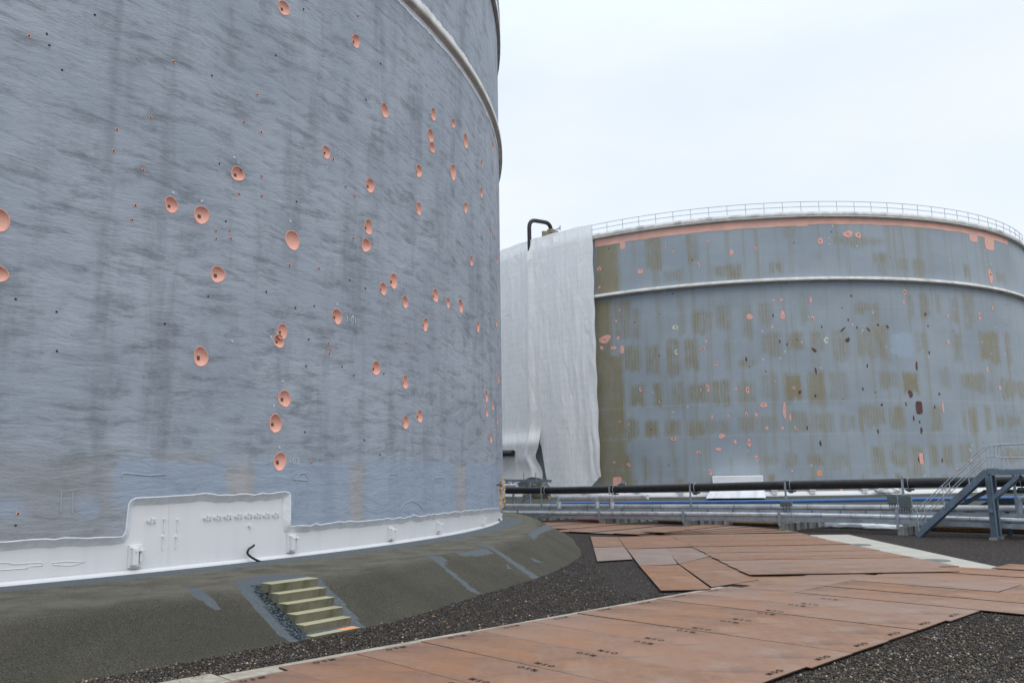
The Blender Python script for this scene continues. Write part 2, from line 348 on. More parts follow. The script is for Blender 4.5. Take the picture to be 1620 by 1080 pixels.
    m2 = m.n.new('ShaderNodeMixShader'); m2.inputs[0].default_value = .1; m.t.links.new(m1.outputs[0], m2.inputs[1]); m.t.links.new(tr.outputs[0], m2.inputs[2])
    m.t.links.new(m2.outputs[0], m.n['Material Output'].inputs[0]); m.set('Normal', m.bump(m.noise(m.map(uv, (1.1, .22, 1)), 1, 6, .66, .9), .8, .3)); M['net'] = m.m
    M['tarp'] = simple('white_tarpaulin', (.8, .81, .83), .06, 1.5, .5, .4, 0, .35, .08)
    M['timber'] = simple('weathered_timber', (.40, .27, .15), .25, 4, .8)
    M['redtag'] = simple('faded_red_tag', (.55, .33, .32), .1, 10, .7)
    m = NT('rusty_cream_steel', .7, .3); o = m.co(); n = m.noise(o, 5, 4, .6)
    m.set('Base Color', m.ramp(n, (.42, (.62, .55, .43)), (.52, (.5, .33, .15)), (.62, (.13, .06, .03)))); M['rustcream'] = m.m
    M['brass'] = simple('valve_body', (.24, .2, .13), .3, 8, .6)
    M['kerb'] = simple('kerb_concrete', (.40, .355, .29), .2, 4, .85, .25, 0, .2, .01, (.25, .21, .17))
    M['darkdisc'] = simple('dark_cover', (.16, .17, .155), .25, 6, .7)
mats()
# ------------------------------------------------------------------ ring helpers on a tank
def ring(c, phis, prof, closed=False):
    """revolve profile [(r, z)...] over phis -> V, faces, uv"""
    P = np.array(prof); n = len(prof); V = []; UV = []
    for p in phis:
        V.append(np.stack([c[0] + P[:, 0]*math.sin(p), c[1] - P[:, 0]*math.cos(p), P[:, 1]], 1)); UV.append(np.stack([np.full(n, p*R), P[:, 1]], 1))
    V = np.concatenate(V); UV = np.concatenate(UV); fs = []
    k = len(phis); ii = np.arange(k if closed else k-1); fs = []
    for i in ii:
        j = (i+1) % k
        for q in range(n-1): fs.append((i*n+q, j*n+q, j*n+q+1, i*n+q+1))
    return V, np.array(fs), UV
FULL = [math.radians(d) for d in np.arange(0, 360, 1.0)]
def closed_ring(name, c, prof, mat, parent, phis=FULL, smooth=False):
    prof = list(prof) + [prof[0]]
    V, f, uv = ring(c, phis, prof, closed=(phis is FULL))
    o = np_mesh(name, V, f, mat, parent, smooth=False)
    return o
def pip(x, y, poly):
    ins = False; n = len(poly); j = n-1
    for i in range(n):
        xi, yi = poly[i]; xj, yj = poly[j]
        if (yi > y) != (yj > y) and x < (xj-xi)*(y-yi)/(yj-yi) + xi: ins = not ins
        j = i
    return ins
def np_pip(X, Y, poly):
    ins = np.zeros(X.shape, bool); j = len(poly)-1
    for i in range(len(poly)):
        xi, yi = poly[i]; xj, yj = poly[j]
        if yi != yj:
            ins ^= ((yi > Y) != (yj > Y)) & (X < (xj-xi)*(Y-yi)/(yj-yi) + xi)
        j = i
    return ins
# ================================================================== TANK 1 (near, foam covered)
Z0 = .95; ZTOP = 30.3
tank1 = empty('storage_tank', (T1[0], T1[1], Z0), 'huge near oil tank sprayed with grey-blue foam dotted with round pink test pits', 'storage tank', 'oil storage tanks')
S0, S1 = math.radians(41.5)*R, math.radians(93)*R
cut_px = [(0, 858), (15, 857), (34, 855), (70, 852.5), (117, 851), (160, 849.5), (194, 849), (199, 840), (201, 821), (203.5, 798), (208, 791), (215, 788), (238, 786.5), (259, 786), (290, 783.5), (324, 781), (347, 784),
          (380, 782.5), (424, 781.5), (433, 780), (439, 779), (452, 778), (458, 780), (459.5, 784), (459.8, 808), (459.5, 832), (475, 831.5), (491, 831), (545, 826), (600, 822), (660, 816), (715, 810), (755, 806.3), (785, 803.5), (797, 801)]
cut = []
for u, v in cut_px:
    p, z = hit(u, v, T1); cut.append((p*R, z))
zl = cut[0][1]; cut = [(S0, zl+.02)] + cut
while cut[-1][0] > S1-.3: cut.pop()
cut = cut + [(S1, cut[-1][1]-.05)]
# subdivide and roughen
dense = []
for (a, b) in zip(cut[:-1], cut[1:]):
    L = math.hypot(b[0]-a[0], b[1]-a[1]); n = max(1, int(L/.22))
    for i in range(n):
        t = i/n; j = .018 if 0 < i else .008
        dense.append((a[0]+(b[0]-a[0])*t + rnd.gauss(0, j*.6), a[1]+(b[1]-a[1])*t + rnd.gauss(0, j)))
dense[0] = (S0, dense[0][1]); dense.append((S1, cut[-1][1])); cut = dense
below = cut + [(S1+1, -5), (S0-1, -5)]
PITS = [(449,13,10.5),(516,241,9.3),(376,275,11.3),(271,324,11),(319,340,13),(-4,347,15.5),(563,65,10),(608.7,175,10.3),(685.2,181,9.3),(717,195.5,7.3),(681.3,215,10),(683.4,233,9),(736.5,223,11),(779,231.5,7),(762,259,6),
 (662.6,270.5,10),(716.8,272,12),(585.6,293.5,11),(662.4,330.5,9.4),(736.3,328.5,8.5),(761.4,305,8),(788.2,302,6),(462.7,380,14.5),(582.8,359,11),(579,388,11),(745.6,412.7,7.8),(776.7,367.6,6),(786.3,411,7),(622.5,444.4,11.7),
 (606,456.8,9.6),(640.9,477.8,9),(688.6,467.2,11),(708.8,479,7.8),(728.8,484,10.4),(533.3,500.4,11.4),(672.7,513.3,9.8),(756.2,517,8.3),(785,510.7,6.5),(446,524.5,11),(441,539.3,10.4),(791,474,7),(344.3,434,12.4),(317.6,564,13.2),(-3,434,12),
 (595,582.2,11),(641,604.3,9.6),(450,630.2,12.4),(435.8,669.6,13),(641.6,667.8,9.8),(663.7,658.2,9.8),(442.8,729.5,13),(769.5,626.3,9),(770,651.7,7.8),(779.8,641.9,7),(786.3,665,5.7),(776.5,692.4,8.3),(788.4,597.8,7.8)]
pit_geo = []
for u, v, r in PITS:
    p, z = hit(u, v, T1); q = cyl(T1, p, z); d = (q - Vector((0, 0, EYE))).length
    rr = r*d/F; a0 = rnd.uniform(0, 6); rim = []; pv = rnd.uniform(.03, .1)
    for k in range(24):
        a = k*math.tau/24; w = 1 + pv*math.sin(2*a+a0) + pv*.7*math.sin(3*a+2*a0) + rnd.gauss(0, .012)
        rim.append((p*R + rr*.9*w*math.cos(a), z + rr*w*math.sin(a)))
    pit_geo.append((p*R, z, rr, rim))
def build_shell():
    pts = []; edges = []
    def loop(L, closed=True):
        n0 = len(pts); pts.extend(Vector(q) for q in L); n = len(L)
        for i in range(n if closed else n-1): edges.append((n0+i, n0+(i+1) % n))
    loop(cut, False)
    for g in pit_geo: loop(g[3])
    loop([(S1, 6+i*3.5) for i in range(7)] + [(S1, ZTOP)], False); loop([(S0, 6+i*3.5) for i in range(7)] + [(S0, ZTOP)], False)
    for s in np.linspace(S0, S1, 56):
        for z in np.linspace(1.5, ZTOP, 36):
            if pip(s, z, below): continue
            if any((s-g[0])**2 + (z-g[1])**2 < (g[2]*1.25)**2 for g in pit_geo): continue
            pts.append(Vector((s + (rnd.uniform(-.1, .1) if S0 < s < S1 else 0), z)))
    vo, eo, fo = delaunay_2d_cdt(pts, edges, [], 0, 1e-5)[:3]
    keep = []
    for f in fo:
        cx = sum(vo[i][0] for i in f)/3; cz = sum(vo[i][1] for i in f)/3
        if cx < S0 or cx > S1 or pip(cx, cz, below): continue
        bad = False
        for g in pit_geo:
            if abs(cx-g[0]) < g[2]*1.2 and abs(cz-g[1]) < g[2]*1.2 and pip(cx, cz, g[3]): bad = True; break
        if not bad: keep.append(list(f))
    sz = np.array([(v[0], v[1]) for v in vo])
    V = np.stack([T1[0] + R*np.sin(sz[:, 0]/R), T1[1] - R*np.cos(sz[:, 0]/R), sz[:, 1]], 1)
    # rest of the circle
    ph = np.linspace(S1/R, S0/R + math.tau, 160); V2, f2, uv2 = ring(T1, ph, [(R, 1.9), (R, 12), (R, 22), (R, ZTOP)])
    n = len(V); fs = keep + (f2 + n).tolist()
    o = np_mesh('foam_skin', np.concatenate([V, V2]), fs, M['foam'], tank1, uv=np.concatenate([sz, uv2]))
    bm = bmesh.new(); bm.from_mesh(o.data); bmesh.ops.recalc_face_normals(bm, faces=bm.faces); bm.to_mesh(o.data); bm.free()
build_shell()
# sloped, white painted cut edge of the foam
V = []; fs = []
for i, (s, z) in enumerate(cut):
    a = cut[max(i-1, 0)]; b = cut[min(i+1, len(cut)-1)]
    a2 = cut[max(i-3, 0)]; b2 = cut[min(i+3, len(cut)-1)]
    tx, tz = b2[0]-a2[0], b2[1]-a2[1]; L = math.hypot(tx, tz) or 1; nx, nz = tz/L, -tx/L
    for (o_, rr) in ((-.022, R+.003), (-.008, R+.010), (.008, R+.008), (.016, R-.004), (.2, R-.146)):
        ss, zz = s + nx*o_, z + nz*o_; V.append(cyl(T1, ss/R, zz, rr))
n = 5
for i in range(len(cut)-1):
    for k in range(n-1): fs.append((i*n+k, (i+1)*n+k, (i+1)*n+k+1, i*n+k+1))
np_mesh('foam_edge', np.array([list(v) for v in V]), np.array(fs), M['whitefoam'], tank1, smooth=False)
Vb, fb, ub = ring(T1, FULL, [(R-.15, Z0-.3), (R-.15, 5.2)], True)
np_mesh('base_band', Vb, fb, M['white'], tank1)
closed_ring('base_plate', T1, [(R-.15, Z0-.3), (R-.06, Z0-.3), (R-.06, Z0+.03), (R-.15, Z0+.1)], M['white'], tank1)
closed_ring('wind_girder', T1, [(R-.02, 22.42), (R+.22, 22.42), (R+.22, 22.8), (R+.19, 22.8), (R+.19, 22.5), (R-.02, 22.5)], M['girder'], tank1)
def ragged_ring(name, z0, z1, j0, j1, mat, rad):
    ph = np.linspace(math.radians(30), math.radians(110), 500); w = lambda k: np.convolve(nr.normal(0, 1, 520), np.ones(k)/math.sqrt(k), 'same')[:500]
    a = z0 + w(9)*j0*.6 + nr.normal(0, j0*.3, 500); b = z1 + w(9)*j1*.6 + nr.normal(0, j1*.3, 500); V = []
    for p, q, t in zip(ph, a, b): V += [list(cyl(T1, p, q, rad)), list(cyl(T1, p, t, rad))]
    fs = np.array([(2*i, 2*i+2, 2*i+3, 2*i+1) for i in range(499)])
    return np_mesh(name, np.array(V), fs, mat, tank1)
ragged_ring('white_sealing', 22.1, 22.45, .04, 0, M['whitefoam'], R+.012)
ragged_ring('white_sealing', 22.5, 23.15, 0, .07, M['whitefoam'], R+.014)
closed_ring('rim', T1, [(R-.3, ZTOP-.05), (R+.2, ZTOP-.45), (R+.2, ZTOP+.05), (R-.3, ZTOP+.05)], M['rim'], tank1)
Vd, fd, ud = ring(T1, FULL, [(R-.1, 28.3), (.01, 28.8)], True); np_mesh('unseen_roof', Vd, fd, M['rim'], tank1)  # unseen disc, added to close the tank against light
def railing(parent, c, phis, zb, mat, hh=1.1, rad=R+.1, r=.03):
    for p in phis:
        b = MB(); q = cyl(c, p, zb, rad); b.tube([q, q + Vector((0, 0, hh))], r, 6); b.build('rail_post', mat, parent)
    full = np.linspace(phis[0], phis[-1], len(phis)*4)
    for k, nm in ((hh, 'top_rail'), (hh*.52, 'mid_rail')):
        b = MB(); b.tube([cyl(c, p, zb+k, rad) for p in full], r*1.05, 6); b.build(nm, mat, parent)
railing(tank1, T1, [math.radians(58) + i*1.9/R for i in range(24)], ZTOP+.05, M['railgalv'], rad=R+.16)
# pits
for s, z, rr, rim in pit_geo:
    dep = min(.125, rr*.42); cx, cz = s, z; V = []; fs = []
    dep *= rnd.uniform(.75, 1.15); prof = [(1.08, .006), (1.0, .016), (.96, -.01), (.8, -dep*.5), (.55, -dep*.85), (.3, -dep), (.001, -dep)]
    n = len(rim)
    for k, d in prof:
        for (a, b) in rim: V.append(list(cyl(T1, (cx+(a-cx)*k)/R, cz+(b-cz)*k, R+d)))
    for i in range(len(prof)-1):
        for k in range(n): fs.append((i*n+k, i*n+(k+1) % n, (i+1)*n+(k+1) % n, (i+1)*n+k))
    po = np_mesh('test_pit', np.array(V), np.array(fs), M['pit'], tank1)
    if rr*F/30 > 7 and s < 3.55*R/2 and rnd.random() < .93:
        b = MB(); ang = rnd.uniform(-.3, .3); w = rr*.19; ph = (s - rr*.08)/R
        q = cyl(T1, ph, z-rr*.12, R-dep+.006); nrm = Vector((math.sin(ph), -math.cos(ph), 0)); t = Vector((math.cos(ph), math.sin(ph), 0)); up = Vector((0, 0, 1))
        t2 = t*math.cos(ang)+up*math.sin(ang); u2 = -t*math.sin(ang)+up*math.cos(ang)
        b.box(q, (w*2*rnd.uniform(.8, 1.05), .012, w*2*rnd.uniform(.9, 1.25)), t2, nrm, u2); b.build('bare_steel_spot', M['bare'], po)
def surf_disc(parent, c, u, v, rpx, mat, name, rad, n=12, asp=1.0):
    p, z = hit(u, v, c); q = cyl(c, p, z); d = (q-Vector((0, 0, EYE))).length; r = rpx*d/F; a0 = rnd.uniform(0, 6)
    L = [(p*R, z)] + [(p*R + r*asp*(1+.15*math.sin(2*k*math.tau/n+a0))*math.cos(k*math.tau/n), z + r*(1+.15*math.sin(2*k*math.tau/n+a0))*math.sin(k*math.tau/n)) for k in range(n)]
    V = np.array([list(cyl(c, a/R, b, rad)) for a, b in L]); fs = [[0, 1+k, 1+(k+1) % n] for k in range(n)]
    return np_mesh(name, V, fs, mat, parent)
for u, v in [(46,57),(275,98),(407,150),(386,193),(413,209),(238,186),(185,205),(180,239),(227,269),(214,325),(209,348),(378,307),(414,279),(414,310),(458,419.5),(504.5,424.4),(559,377),(589,385.5),(561,310),(341.5,365),(363,364.7),(341.7,378),(365,377.4),(519.5,543),(523,553),(521,559),(493,731),(643,542.5),(28.5,812),(566,26),(547,295),(527,252)]:
    o = surf_disc(tank1, T1, u, v, 2.5, M['pit'], 'probe_hole', R+.010); surf_disc(o, T1, u, v, 1.35, M['hole'], 'hole_core', R+.016)
for u, v in [(78,72),(74,54),(98,111),(335,120),(469,319),(357,350),(347,259),(150,24),(421,461.5),(467,487),(497,484),(578,456),(553,443),(488,537),(24.6,473),(89.5,493),(329,469),(260.6,512),(90,555),(484,579),(541,580),(559.5,593.6),(576,696),(601,718.6),(607,591),(482,683),(24.6,830.5),(381,269),(480,15),(436,88),(602,101),(579,158)]:
    surf_disc(tank1, T1, u, v, 1.45, M['hole'], 'drill_hole', R+.012)
for u, v in [(370,249),(319,318),(274,305),(459,350),(367,539.5),(428.6,533),(447,603),(433,641.6),(441.7,707),(533,481),(558,501)]:
    surf_disc(tank1, T1, u, v, 2.2, M['chalk'], 'chalk_dot', R+.012)
# ---- text meshes
def text_mesh(txt, size, spacing=1.0, bold=0):
    cu = bpy.data.curves.new('text', 'FONT'); cu.body = txt; cu.size = size; cu.align_x = 'CENTER'; cu.align_y = 'CENTER'; cu.space_character = spacing; cu.resolution_u = 3; cu.offset = bold
    ob = bpy.data.objects.new('text', cu); COL.objects.link(ob); bpy.context.view_layer.update()
    dg = bpy.context.evaluated_depsgraph_get(); me = bpy.data.meshes.new_from_object(ob.evaluated_get(dg)); COL.objects.unlink(ob); bpy.data.objects.remove(ob); return me
for txt, u, v, h in (('5-01', 536, 244, .3), ('3-01', 555, 506, .34), ('-02', 466, 729, .3), ('-03', 636, 451, .3)):
    me = text_mesh(txt, h); me.materials.append(M['chalk']); p, z = hit(u, v, T1)
    for vv in me.vertices:
        q = cyl(T1, p + vv.co.x/R, z + vv.co.y, R+.014) - WL[tank1]; vv.co = q
    o = bpy.data.objects.new('chalk_writing', me); COL.objects.link(o); o.parent = tank1
# ---- local frame on tank 1 for small fittings
def frame(c, u, v, rad):
    p, z = hit(u, v, c, rad); q = cyl(c, p, z, rad)
    return q, Vector((math.cos(p), math.sin(p), 0)), Vector((math.sin(p), -math.cos(p), 0)), (q-Vector((0, 0, EYE))).length/F
def anchor(u, v, hpx):
    q, t, n, k = frame(T1, u, v, R-.15); up = Vector((0, 0, 1)); h = hpx*k; w = h*.62
    b = MB(); b.box(q + n*.03, (w, .06, h), t, n, up); o = b.build('anchor_bracket', M['white'], tank1, .01)
    b = MB(); b.box(q - t*w*.14 - up*h*.02 + n*.12, (w*.42, .16, h*.74), t, n, up); b.box(q - t*w*.14 + up*h*.37 + n*.1, (w*.52, .12, h*.06), t, n, up); b.build('anchor_box', M['white'], o, .012)
    b = MB(); b.box(q + t*w*.27 + up*h*.04 + n*.11, (w*.16, .14, h*.58), t, n, up); b.box(q + t*w*.25 + up*h*.27 + n*.13, (w*.42, .18, h*.12), t, n, up); b.build('bracket_lug', M['white'], o, .01)
    b = MB()
    for s_ in (-.14, .26): b.tube([q + t*w*s_ + up*h*.24 + n*.19, q + t*w*s_ + up*h*.24 + n*.235], .022, 8)
    b.build('bolt', M['whitefoam'], o)
for a in ((212.5, 879, 31), (460, 858, 27), (617, 843.5, 20), (692, 833.5, 15.5), (762.5, 823.5, 13), (788, 816, 11)): anchor(*a)
for (u, v) in ((241.7, 823.5), (330, 819), (346, 818), (362, 817), (379, 816), (394.7, 815.4), (409, 815), (423, 814.7), (437.5, 814)):
    q, t, n, k = frame(T1, u, v, R-.15); up = Vector((0, 0, 1)); b = MB()
    for i in range(4):
        a = math.tau*(i+.5)/4; c_ = q + (t*math.cos(a) + up*math.sin(a))*3.3*k
        b.box(c_ + n*.03, (2.0*k, .06, 2.0*k), t*math.cos(a)+up*math.sin(a), n)
    b.tube([q - t*8*k + n*.04, q - t*4*k + n*.04], .8*k, 6); b.box(q - t*8.2*k + n*.05, (1.5*k, .1, 2.2*k), t, n, up); b.build('pipe_lug', M['white'], tank1)
for (u, v, h) in ((259, 831, 18), (280, 831, 16.5), (256.7, 858.5, 18), (277.7, 858, 16.5)):
    q, t, n, k = frame(T1, u, v, R-.15); b = MB(); b.box(q + n*.015, (1.6*k, .03, h*k), t, n, (0, 0, 1)); b.tube([q + Vector((0, 0, h*k*.5)), q + Vector((0, 0, h*k*.5)) + n*.06], 1.5*k, 8); b.build('weld_stub', M['white'], tank1)
q, t, n, k = frame(T1, 394, 831, R-.15); b = MB(); b.tube([q, q+n*.08], 2*k, 10); b.build('plug', M['white'], tank1)
def surf_tube(pts, r, name, mat, rad):
    b = MB(); P = []
    for (u0, v0), (u1, v1) in zip(pts[:-1], pts[1:]):
        for i in range(5): P.append((u0+(u1-u0)*i/5, v0+(v1-v0)*i/5))
    P.append(pts[-1]); L = []
    for u, v in P:
        p, z = hit(u, v, T1, rad); L.append(cyl(T1, p, z, rad))
    b.tube(L, r, 6); b.build(name, mat, tank1)
for pts in ([(0, 890), (15, 889.5), (18, 892), (67, 889), (67, 894), (46, 895), (44, 898), (0, 901)], [(82, 890), (100, 887.5), (134, 888), (128, 890), (112, 894), (84, 893)], [(268, 792), (266, 890)]):
    surf_tube(pts, .014, 'weld_bead', M['white'], R-.15)
for pts in ([(468, 800), (470, 756), (474, 749), (482, 748), (487, 755), (486, 800)], [(464, 758), (487, 760)], [(617, 780), (616, 750), (629, 750), (629, 780)], [(686, 795), (685, 756), (701, 755), (702, 770)], [(632, 806), (640, 796), (650, 792), (661, 796), (669, 805)], [(192, 755), (193, 748), (236, 752), (262, 750)], [(96, 810), (97, 776)], [(114, 812), (115, 778)]):
    surf_tube(pts, .022, 'covered_weld_outline', M['foam'], R-.004)
for (u0, v0, u1, v1) in ((790, 760, 790, 803), (795.2, 754, 795.6, 801)):
    p, z1 = hit(u0, v0, T1); p2, z0 = hit(u1, v1, T1); b = MB(); q = cyl(T1, p, (z0+z1)/2, R+.05); t = Vector((math.cos(p), math.sin(p), 0)); n = Vector((math.sin(p), -math.cos(p), 0))
    b.box(q, (.1, .13, z1-z0), t, n, (0, 0, 1))
    for i in range(8):
        c_ = cyl(T1, p, z0 + (z1-z0)*(i+.5)/8, R+.11); b.tube([c_, c_ + n*.05], .035, 6)
    b.build('rusty_bracket_rail', M['rustcream'], tank1)
p, z = hit(786, 766.7, T1); b = MB(); q = cyl(T1, p, z, R); n = Vector((math.sin(p), -math.cos(p), 0)); t = Vector((math.cos(p), math.sin(p), 0)); b.tube([q, q+n*.22], .05, 8); b.tube([q+n*.18-t*.25, q+n*.18+t*.12], .04, 8); b.build('rusty_nozzle', M['bare'], tank1)
def cable(px_, name, label, tagp=None):
    L = []
    for u, v, off in px_:
        p, z = hit(u, v, T1, R-.15); L.append(cyl(T1, p, z, R-.15+off))
    pth = []
    for i in range(len(L)-1):
        p0, p1, p2, p3 = L[max(i-1, 0)], L[i], L[i+1], L[min(i+2, len(L)-1)]
        for k in range(6):
            t = k/6; pth.append(.5*((2*p1) + (p2-p0)*t + (2*p0-5*p1+4*p2-p3)*t*t + (3*p1-p0-3*p2+p3)*t**3))
    pth.append(L[-1]); b = MB(); b.tube(pth, .032, 8)
    o = b.build(name, M['black'], None); tag(o, label, 'cable')
    if tagp:
        p, z = hit(*tagp, T1, R-.05); q = cyl(T1, p, z, R-.02); b = MB(); b.box(q, (.09, .006, .11), (math.cos(p), math.sin(p), .5)); b.tube([q+Vector((0, 0, .04)), L[-1]], .006, 5); b.build('paper_tag', M['redtag'], o)
cable([(409, 889.5, .34), (400, 886, .24), (390, 880, .2), (385.5, 874, .17), (388, 868, .16), (394, 864, .15), (397, 861, .16)], 'ground_cable', 'thick black cable with a red tag curling up against the white tank base', (391, 871))
cable([(796, 831, .25), (791, 826, .1), (787, 821, .08)], 'ground_cable', 'thin black cable hanging from the white bracket at the far edge of the near tank')
# ================================================================== berm of tank 1
def lin(x, xs, ys): return float(np.interp(x, xs, ys))
def toe_r(deg): return lin(deg, (40, 46, 51, 54, 59.5, 65.5, 74.6, 82, 90, 120), (46.95, 46.95, 46.8, 46.8, 46.0, 45.7, 45.0, 44.0, 43.6, 43.4))
def berm_z(deg, r):
    T = toe_r(deg); C = T - 1.85; hgt = Z0 - .02
    x = (r - C)/(T - C)          # 0 crest .. 1 toe
    top = hgt - .02*(r-R)/5
    if x > 0: z = hgt*(1-x)
    else: z = top
    k = .12; a, b = top - (0.0), hgt*(1-x)   # smooth minimum
    h = max(0, min(1, .5+.5*(b-a)/(k*2))); return b*(1-h) + a*h - k*2*h*(1-h)*.5
PH = np.concatenate([np.arange(20, 40, 2.0), np.arange(40, 95, .1), np.arange(95, 381, 3.0)])
PR = np.concatenate([[0, .002, .02, .04, .06, .08], np.linspace(.1, 1.12, 60)])
V = []; mask = []
seals = []
def zpoly(pts, ox, oy, k): return [(x/k+ox, y/k+oy) for x, y in pts]
seals.append((zpoly([(205,290),(400,245),(740,238),(860,270),(1010,410),(1230,668),(800,790),(630,775),(450,610),(320,470),(225,340)], 330, 860, 4.909), 1))
seals.append((zpoly([(440,735),(520,730),(620,810),(660,870),(600,850),(500,790)], 180, 740, 3.857), 0))
for P_ in ([(410,520),(540,540),(575,570),(545,590),(770,765),(720,760),(500,570)], [(690,445),(830,470),(1135,670),(1100,680),(830,490),(760,465)], [(630,515),(800,490),(860,520),(800,535),(640,535)], [(920,580),(970,615),(940,615)], [(1075,545),(1165,580),(1100,570)], [(1060,400),(1180,340),(1220,370),(1130,400),(1100,440)]):
    seals.append((zpoly(P_, 560, 740, 3.857), 0))
for d in PH:
    T = toe_r(d % 360 if d < 360 else d-360) if 20 <= d <= 120 else toe_r(120 if d < 300 else 40)
    for q in PR:
        r = 39.8 + (T-39.8)*q; a = math.radians(d)
        V.append((T1[0]+r*math.sin(a), T1[1]-r*math.cos(a), berm_z(min(max(d, 40), 120) if d < 300 else 40, r)))
V = np.array(V); nP = len(PR); uu, vv = pix(V); A = np.zeros((len(V), 3))
front = np.repeat((PH > 40) & (PH < 92), nP)
for poly, dark in seals:
    ins = np_pip(uu, vv, poly) & front; A[ins, 0] = 1
    if dark:
        inner = np_pip(uu, vv, zpoly([(320,320),(470,310),(800,745),(700,760),(520,590)], 330, 860, 4.909)) & front; A[inner, 2] = 1
rr = np.hypot(V[:, 0]-T1[0], V[:, 1]-T1[1])
k_ = (rr < R+1.15) & front; A[k_, 0] = np.maximum(A[k_, 0], np.clip(.95-(rr[k_]-R-.55)*.9, 0, .8))
crest = np.repeat(np.array([toe_r(min(max(d, 40), 120)) - 1.85 for d in PH]), nP)
A[:, 1] = np.clip((crest + .35 - rr)/.8, 0, 1)
fs = [(i*nP+k, (i+1)*nP+k, (i+1)*nP+k+1, i*nP+k+1) for i in range(len(PH)-1) for k in range(nP-1)]
o = np_mesh('embankment', V, np.array(fs), M['berm'], None, loc=(T1[0], T1[1], 0), attrs={'mask': A}); tag(o, 'dark asphalt embankment with blue grey sealer streaks round the near tank', 'embankment', kind='structure')
# ---- concrete stair in the berm
a0, a1 = math.radians(50.95), math.radians(52.55); am = (a0+a1)/2
st = empty('concrete_stair', (T1[0]+46.8*math.sin(am), T1[1]-46.8*math.cos(am), 0), 'mossy concrete stair of six steps set into the dark embankment', 'stair')
tv = Vector((math.cos(am), math.sin(am), 0)); nv = Vector((math.sin(am), -math.cos(am), 0)); wid = 46*(a1-a0)
for k in range(6):
    zt = .06 + .19*k; rf = 46.92 - .295*k; c_ = Vector((T1[0], T1[1], 0)) + nv*(rf-.2)
    b = MB(); x, h = wid/2, .185
    # tread block: sloped front like a cast step
    fr = nv*.2; bk = -nv*.2
    vs = [c_ - tv*x + fr*1.0 + Vector((0, 0, zt)), c_ + tv*x + fr*1.0 + Vector((0, 0, zt)), c_ + tv*x + bk + Vector((0, 0, zt)), c_ - tv*x + bk + Vector((0, 0, zt))]
    vs += [v_ - Vector((0, 0, .2 if k else .12)) - (nv*.035 if i < 2 else Vector()) for i, v_ in enumerate(vs)]
    b.add(vs, [(0, 1, 2, 3), (7, 6, 5, 4), (0, 4, 5, 1), (1, 5, 6, 2), (2, 6, 7, 3), (3, 7, 4, 0)])
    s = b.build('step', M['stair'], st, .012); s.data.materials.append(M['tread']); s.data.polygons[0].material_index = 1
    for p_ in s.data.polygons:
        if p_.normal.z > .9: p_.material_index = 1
    if k == 0:
        b = MB(); cc = c_ + tv*(x-.25) + nv*.02 + Vector((0, 0, zt+.004)); b.box(cc, (.42, .3, .004), tv, nv); b.build('orange_mark', M['orange'], s)
# ================================================================== ground, plates, kerb, slabs
gx = np.array([-600, -60, -20, 0, 20, 60, 600.]); gy = np.array([-600, -60, 0, 20, 60, 200, 900.]); V = [(x, y, 0) for y in gy for x in gx]
fs = [(j*7+i, j*7+i+1, j*7+i+8, j*7+i+7) for j in range(6) for i in range(6)]
o = np_mesh('gravel_ground', np.array(V, float), np.array(fs), M['gravel'], None, smooth=False); tag(o, 'dark gravel ground of the tank yard', 'ground', kind='structure')
RO = Vector((-4.111, 14.947, 0)); DV = Vector((.7278, .6857, 0)); RV = Vector((.6857, -.7278, 0)); PW = 1.524
ORD = ['first', 'second', 'third', 'fourth', 'fifth', 'sixth', 'seventh', 'eighth', 'ninth', 'tenth', 'eleventh', 'twelfth', 'thirteenth', 'fourteenth', 'fifteenth', 'sixteenth', 'seventeenth', 'eighteenth']
mso = text_mesh('MSO', .155, 1.8, .005); mso.materials.append(M['stencil'])
def plate(c4, z, label, group, warp=.006, th=.022, tone=None):
    """c4: four xy corners counter-clockwise"""
    c4 = [Vector((c[0], c[1], 0)) for c in c4]; n = 4; V = []
    cen = sum(c4, Vector())/4; dz = [rnd.uniform(-warp, warp) for _ in c4]
    for j in range(n+1):
        for i in range(n+1):
            a, b = i/n, j/n; w = [(1-a)*(1-b), a*(1-b), a*b, (1-a)*b]
            p = sum((c4[k]*w[k] for k in range(4)), Vector()); p.z = z + th + sum(dz[k]*w[k] for k in range(4)) + warp*.5*math.sin(a*5+cen.x)*math.sin(b*3.1)
            V.append(p)
    m_ = (n+1)**2; V = V + [p - Vector((0, 0, th)) for p in V]; f = []
    for j in range(n):
        for i in range(n):
            q = j*(n+1)+i; f.append((q, q+1, q+n+2, q+n+1)); f.append((m_+q, m_+q+n+1, m_+q+n+2, m_+q+1))
    def side(idx):
        for a, b in zip(idx[:-1], idx[1:]): f.append((a, a+m_, b+m_, b))
    side([i for i in range(n+1)]); side([i*(n+1)+n for i in range(n+1)]); side([n*(n+1)+i for i in range(n, -1, -1)]); side([j*(n+1) for j in range(n, -1, -1)])
    loc = Vector((cen.x, cen.y, z)); me = bpy.data.meshes.new('steel_plate'); me.from_pydata([tuple(v_-loc) for v_ in V], [], f); me.update()
    o = link_mesh('steel_plate', me, M['plate'], None, loc)
    me.materials.append(M['plateedge']); nt = n*n*2
    for i_, p_ in enumerate(me.polygons): p_.material_index = 1 if i_ >= nt else 0
    tone = tone or (max(0, rnd.gauss(.2, .2)), max(0, rnd.gauss(.3, .25))); o.color = (tone[0], tone[1], 0, 1)
    return tag(o, label, 'steel plate', group)
def stencil(parent, pos, xdir):
    o = bpy.data.objects.new('stencil_letters', mso); COL.objects.link(o); o.parent = parent
    L = Vector(pos) - WL[parent]; o.location = L; o.rotation_euler = (0, 0, math.atan2(xdir.y, xdir.x))
def RD(k, l): return RO + DV*(k*PW) + RV*l
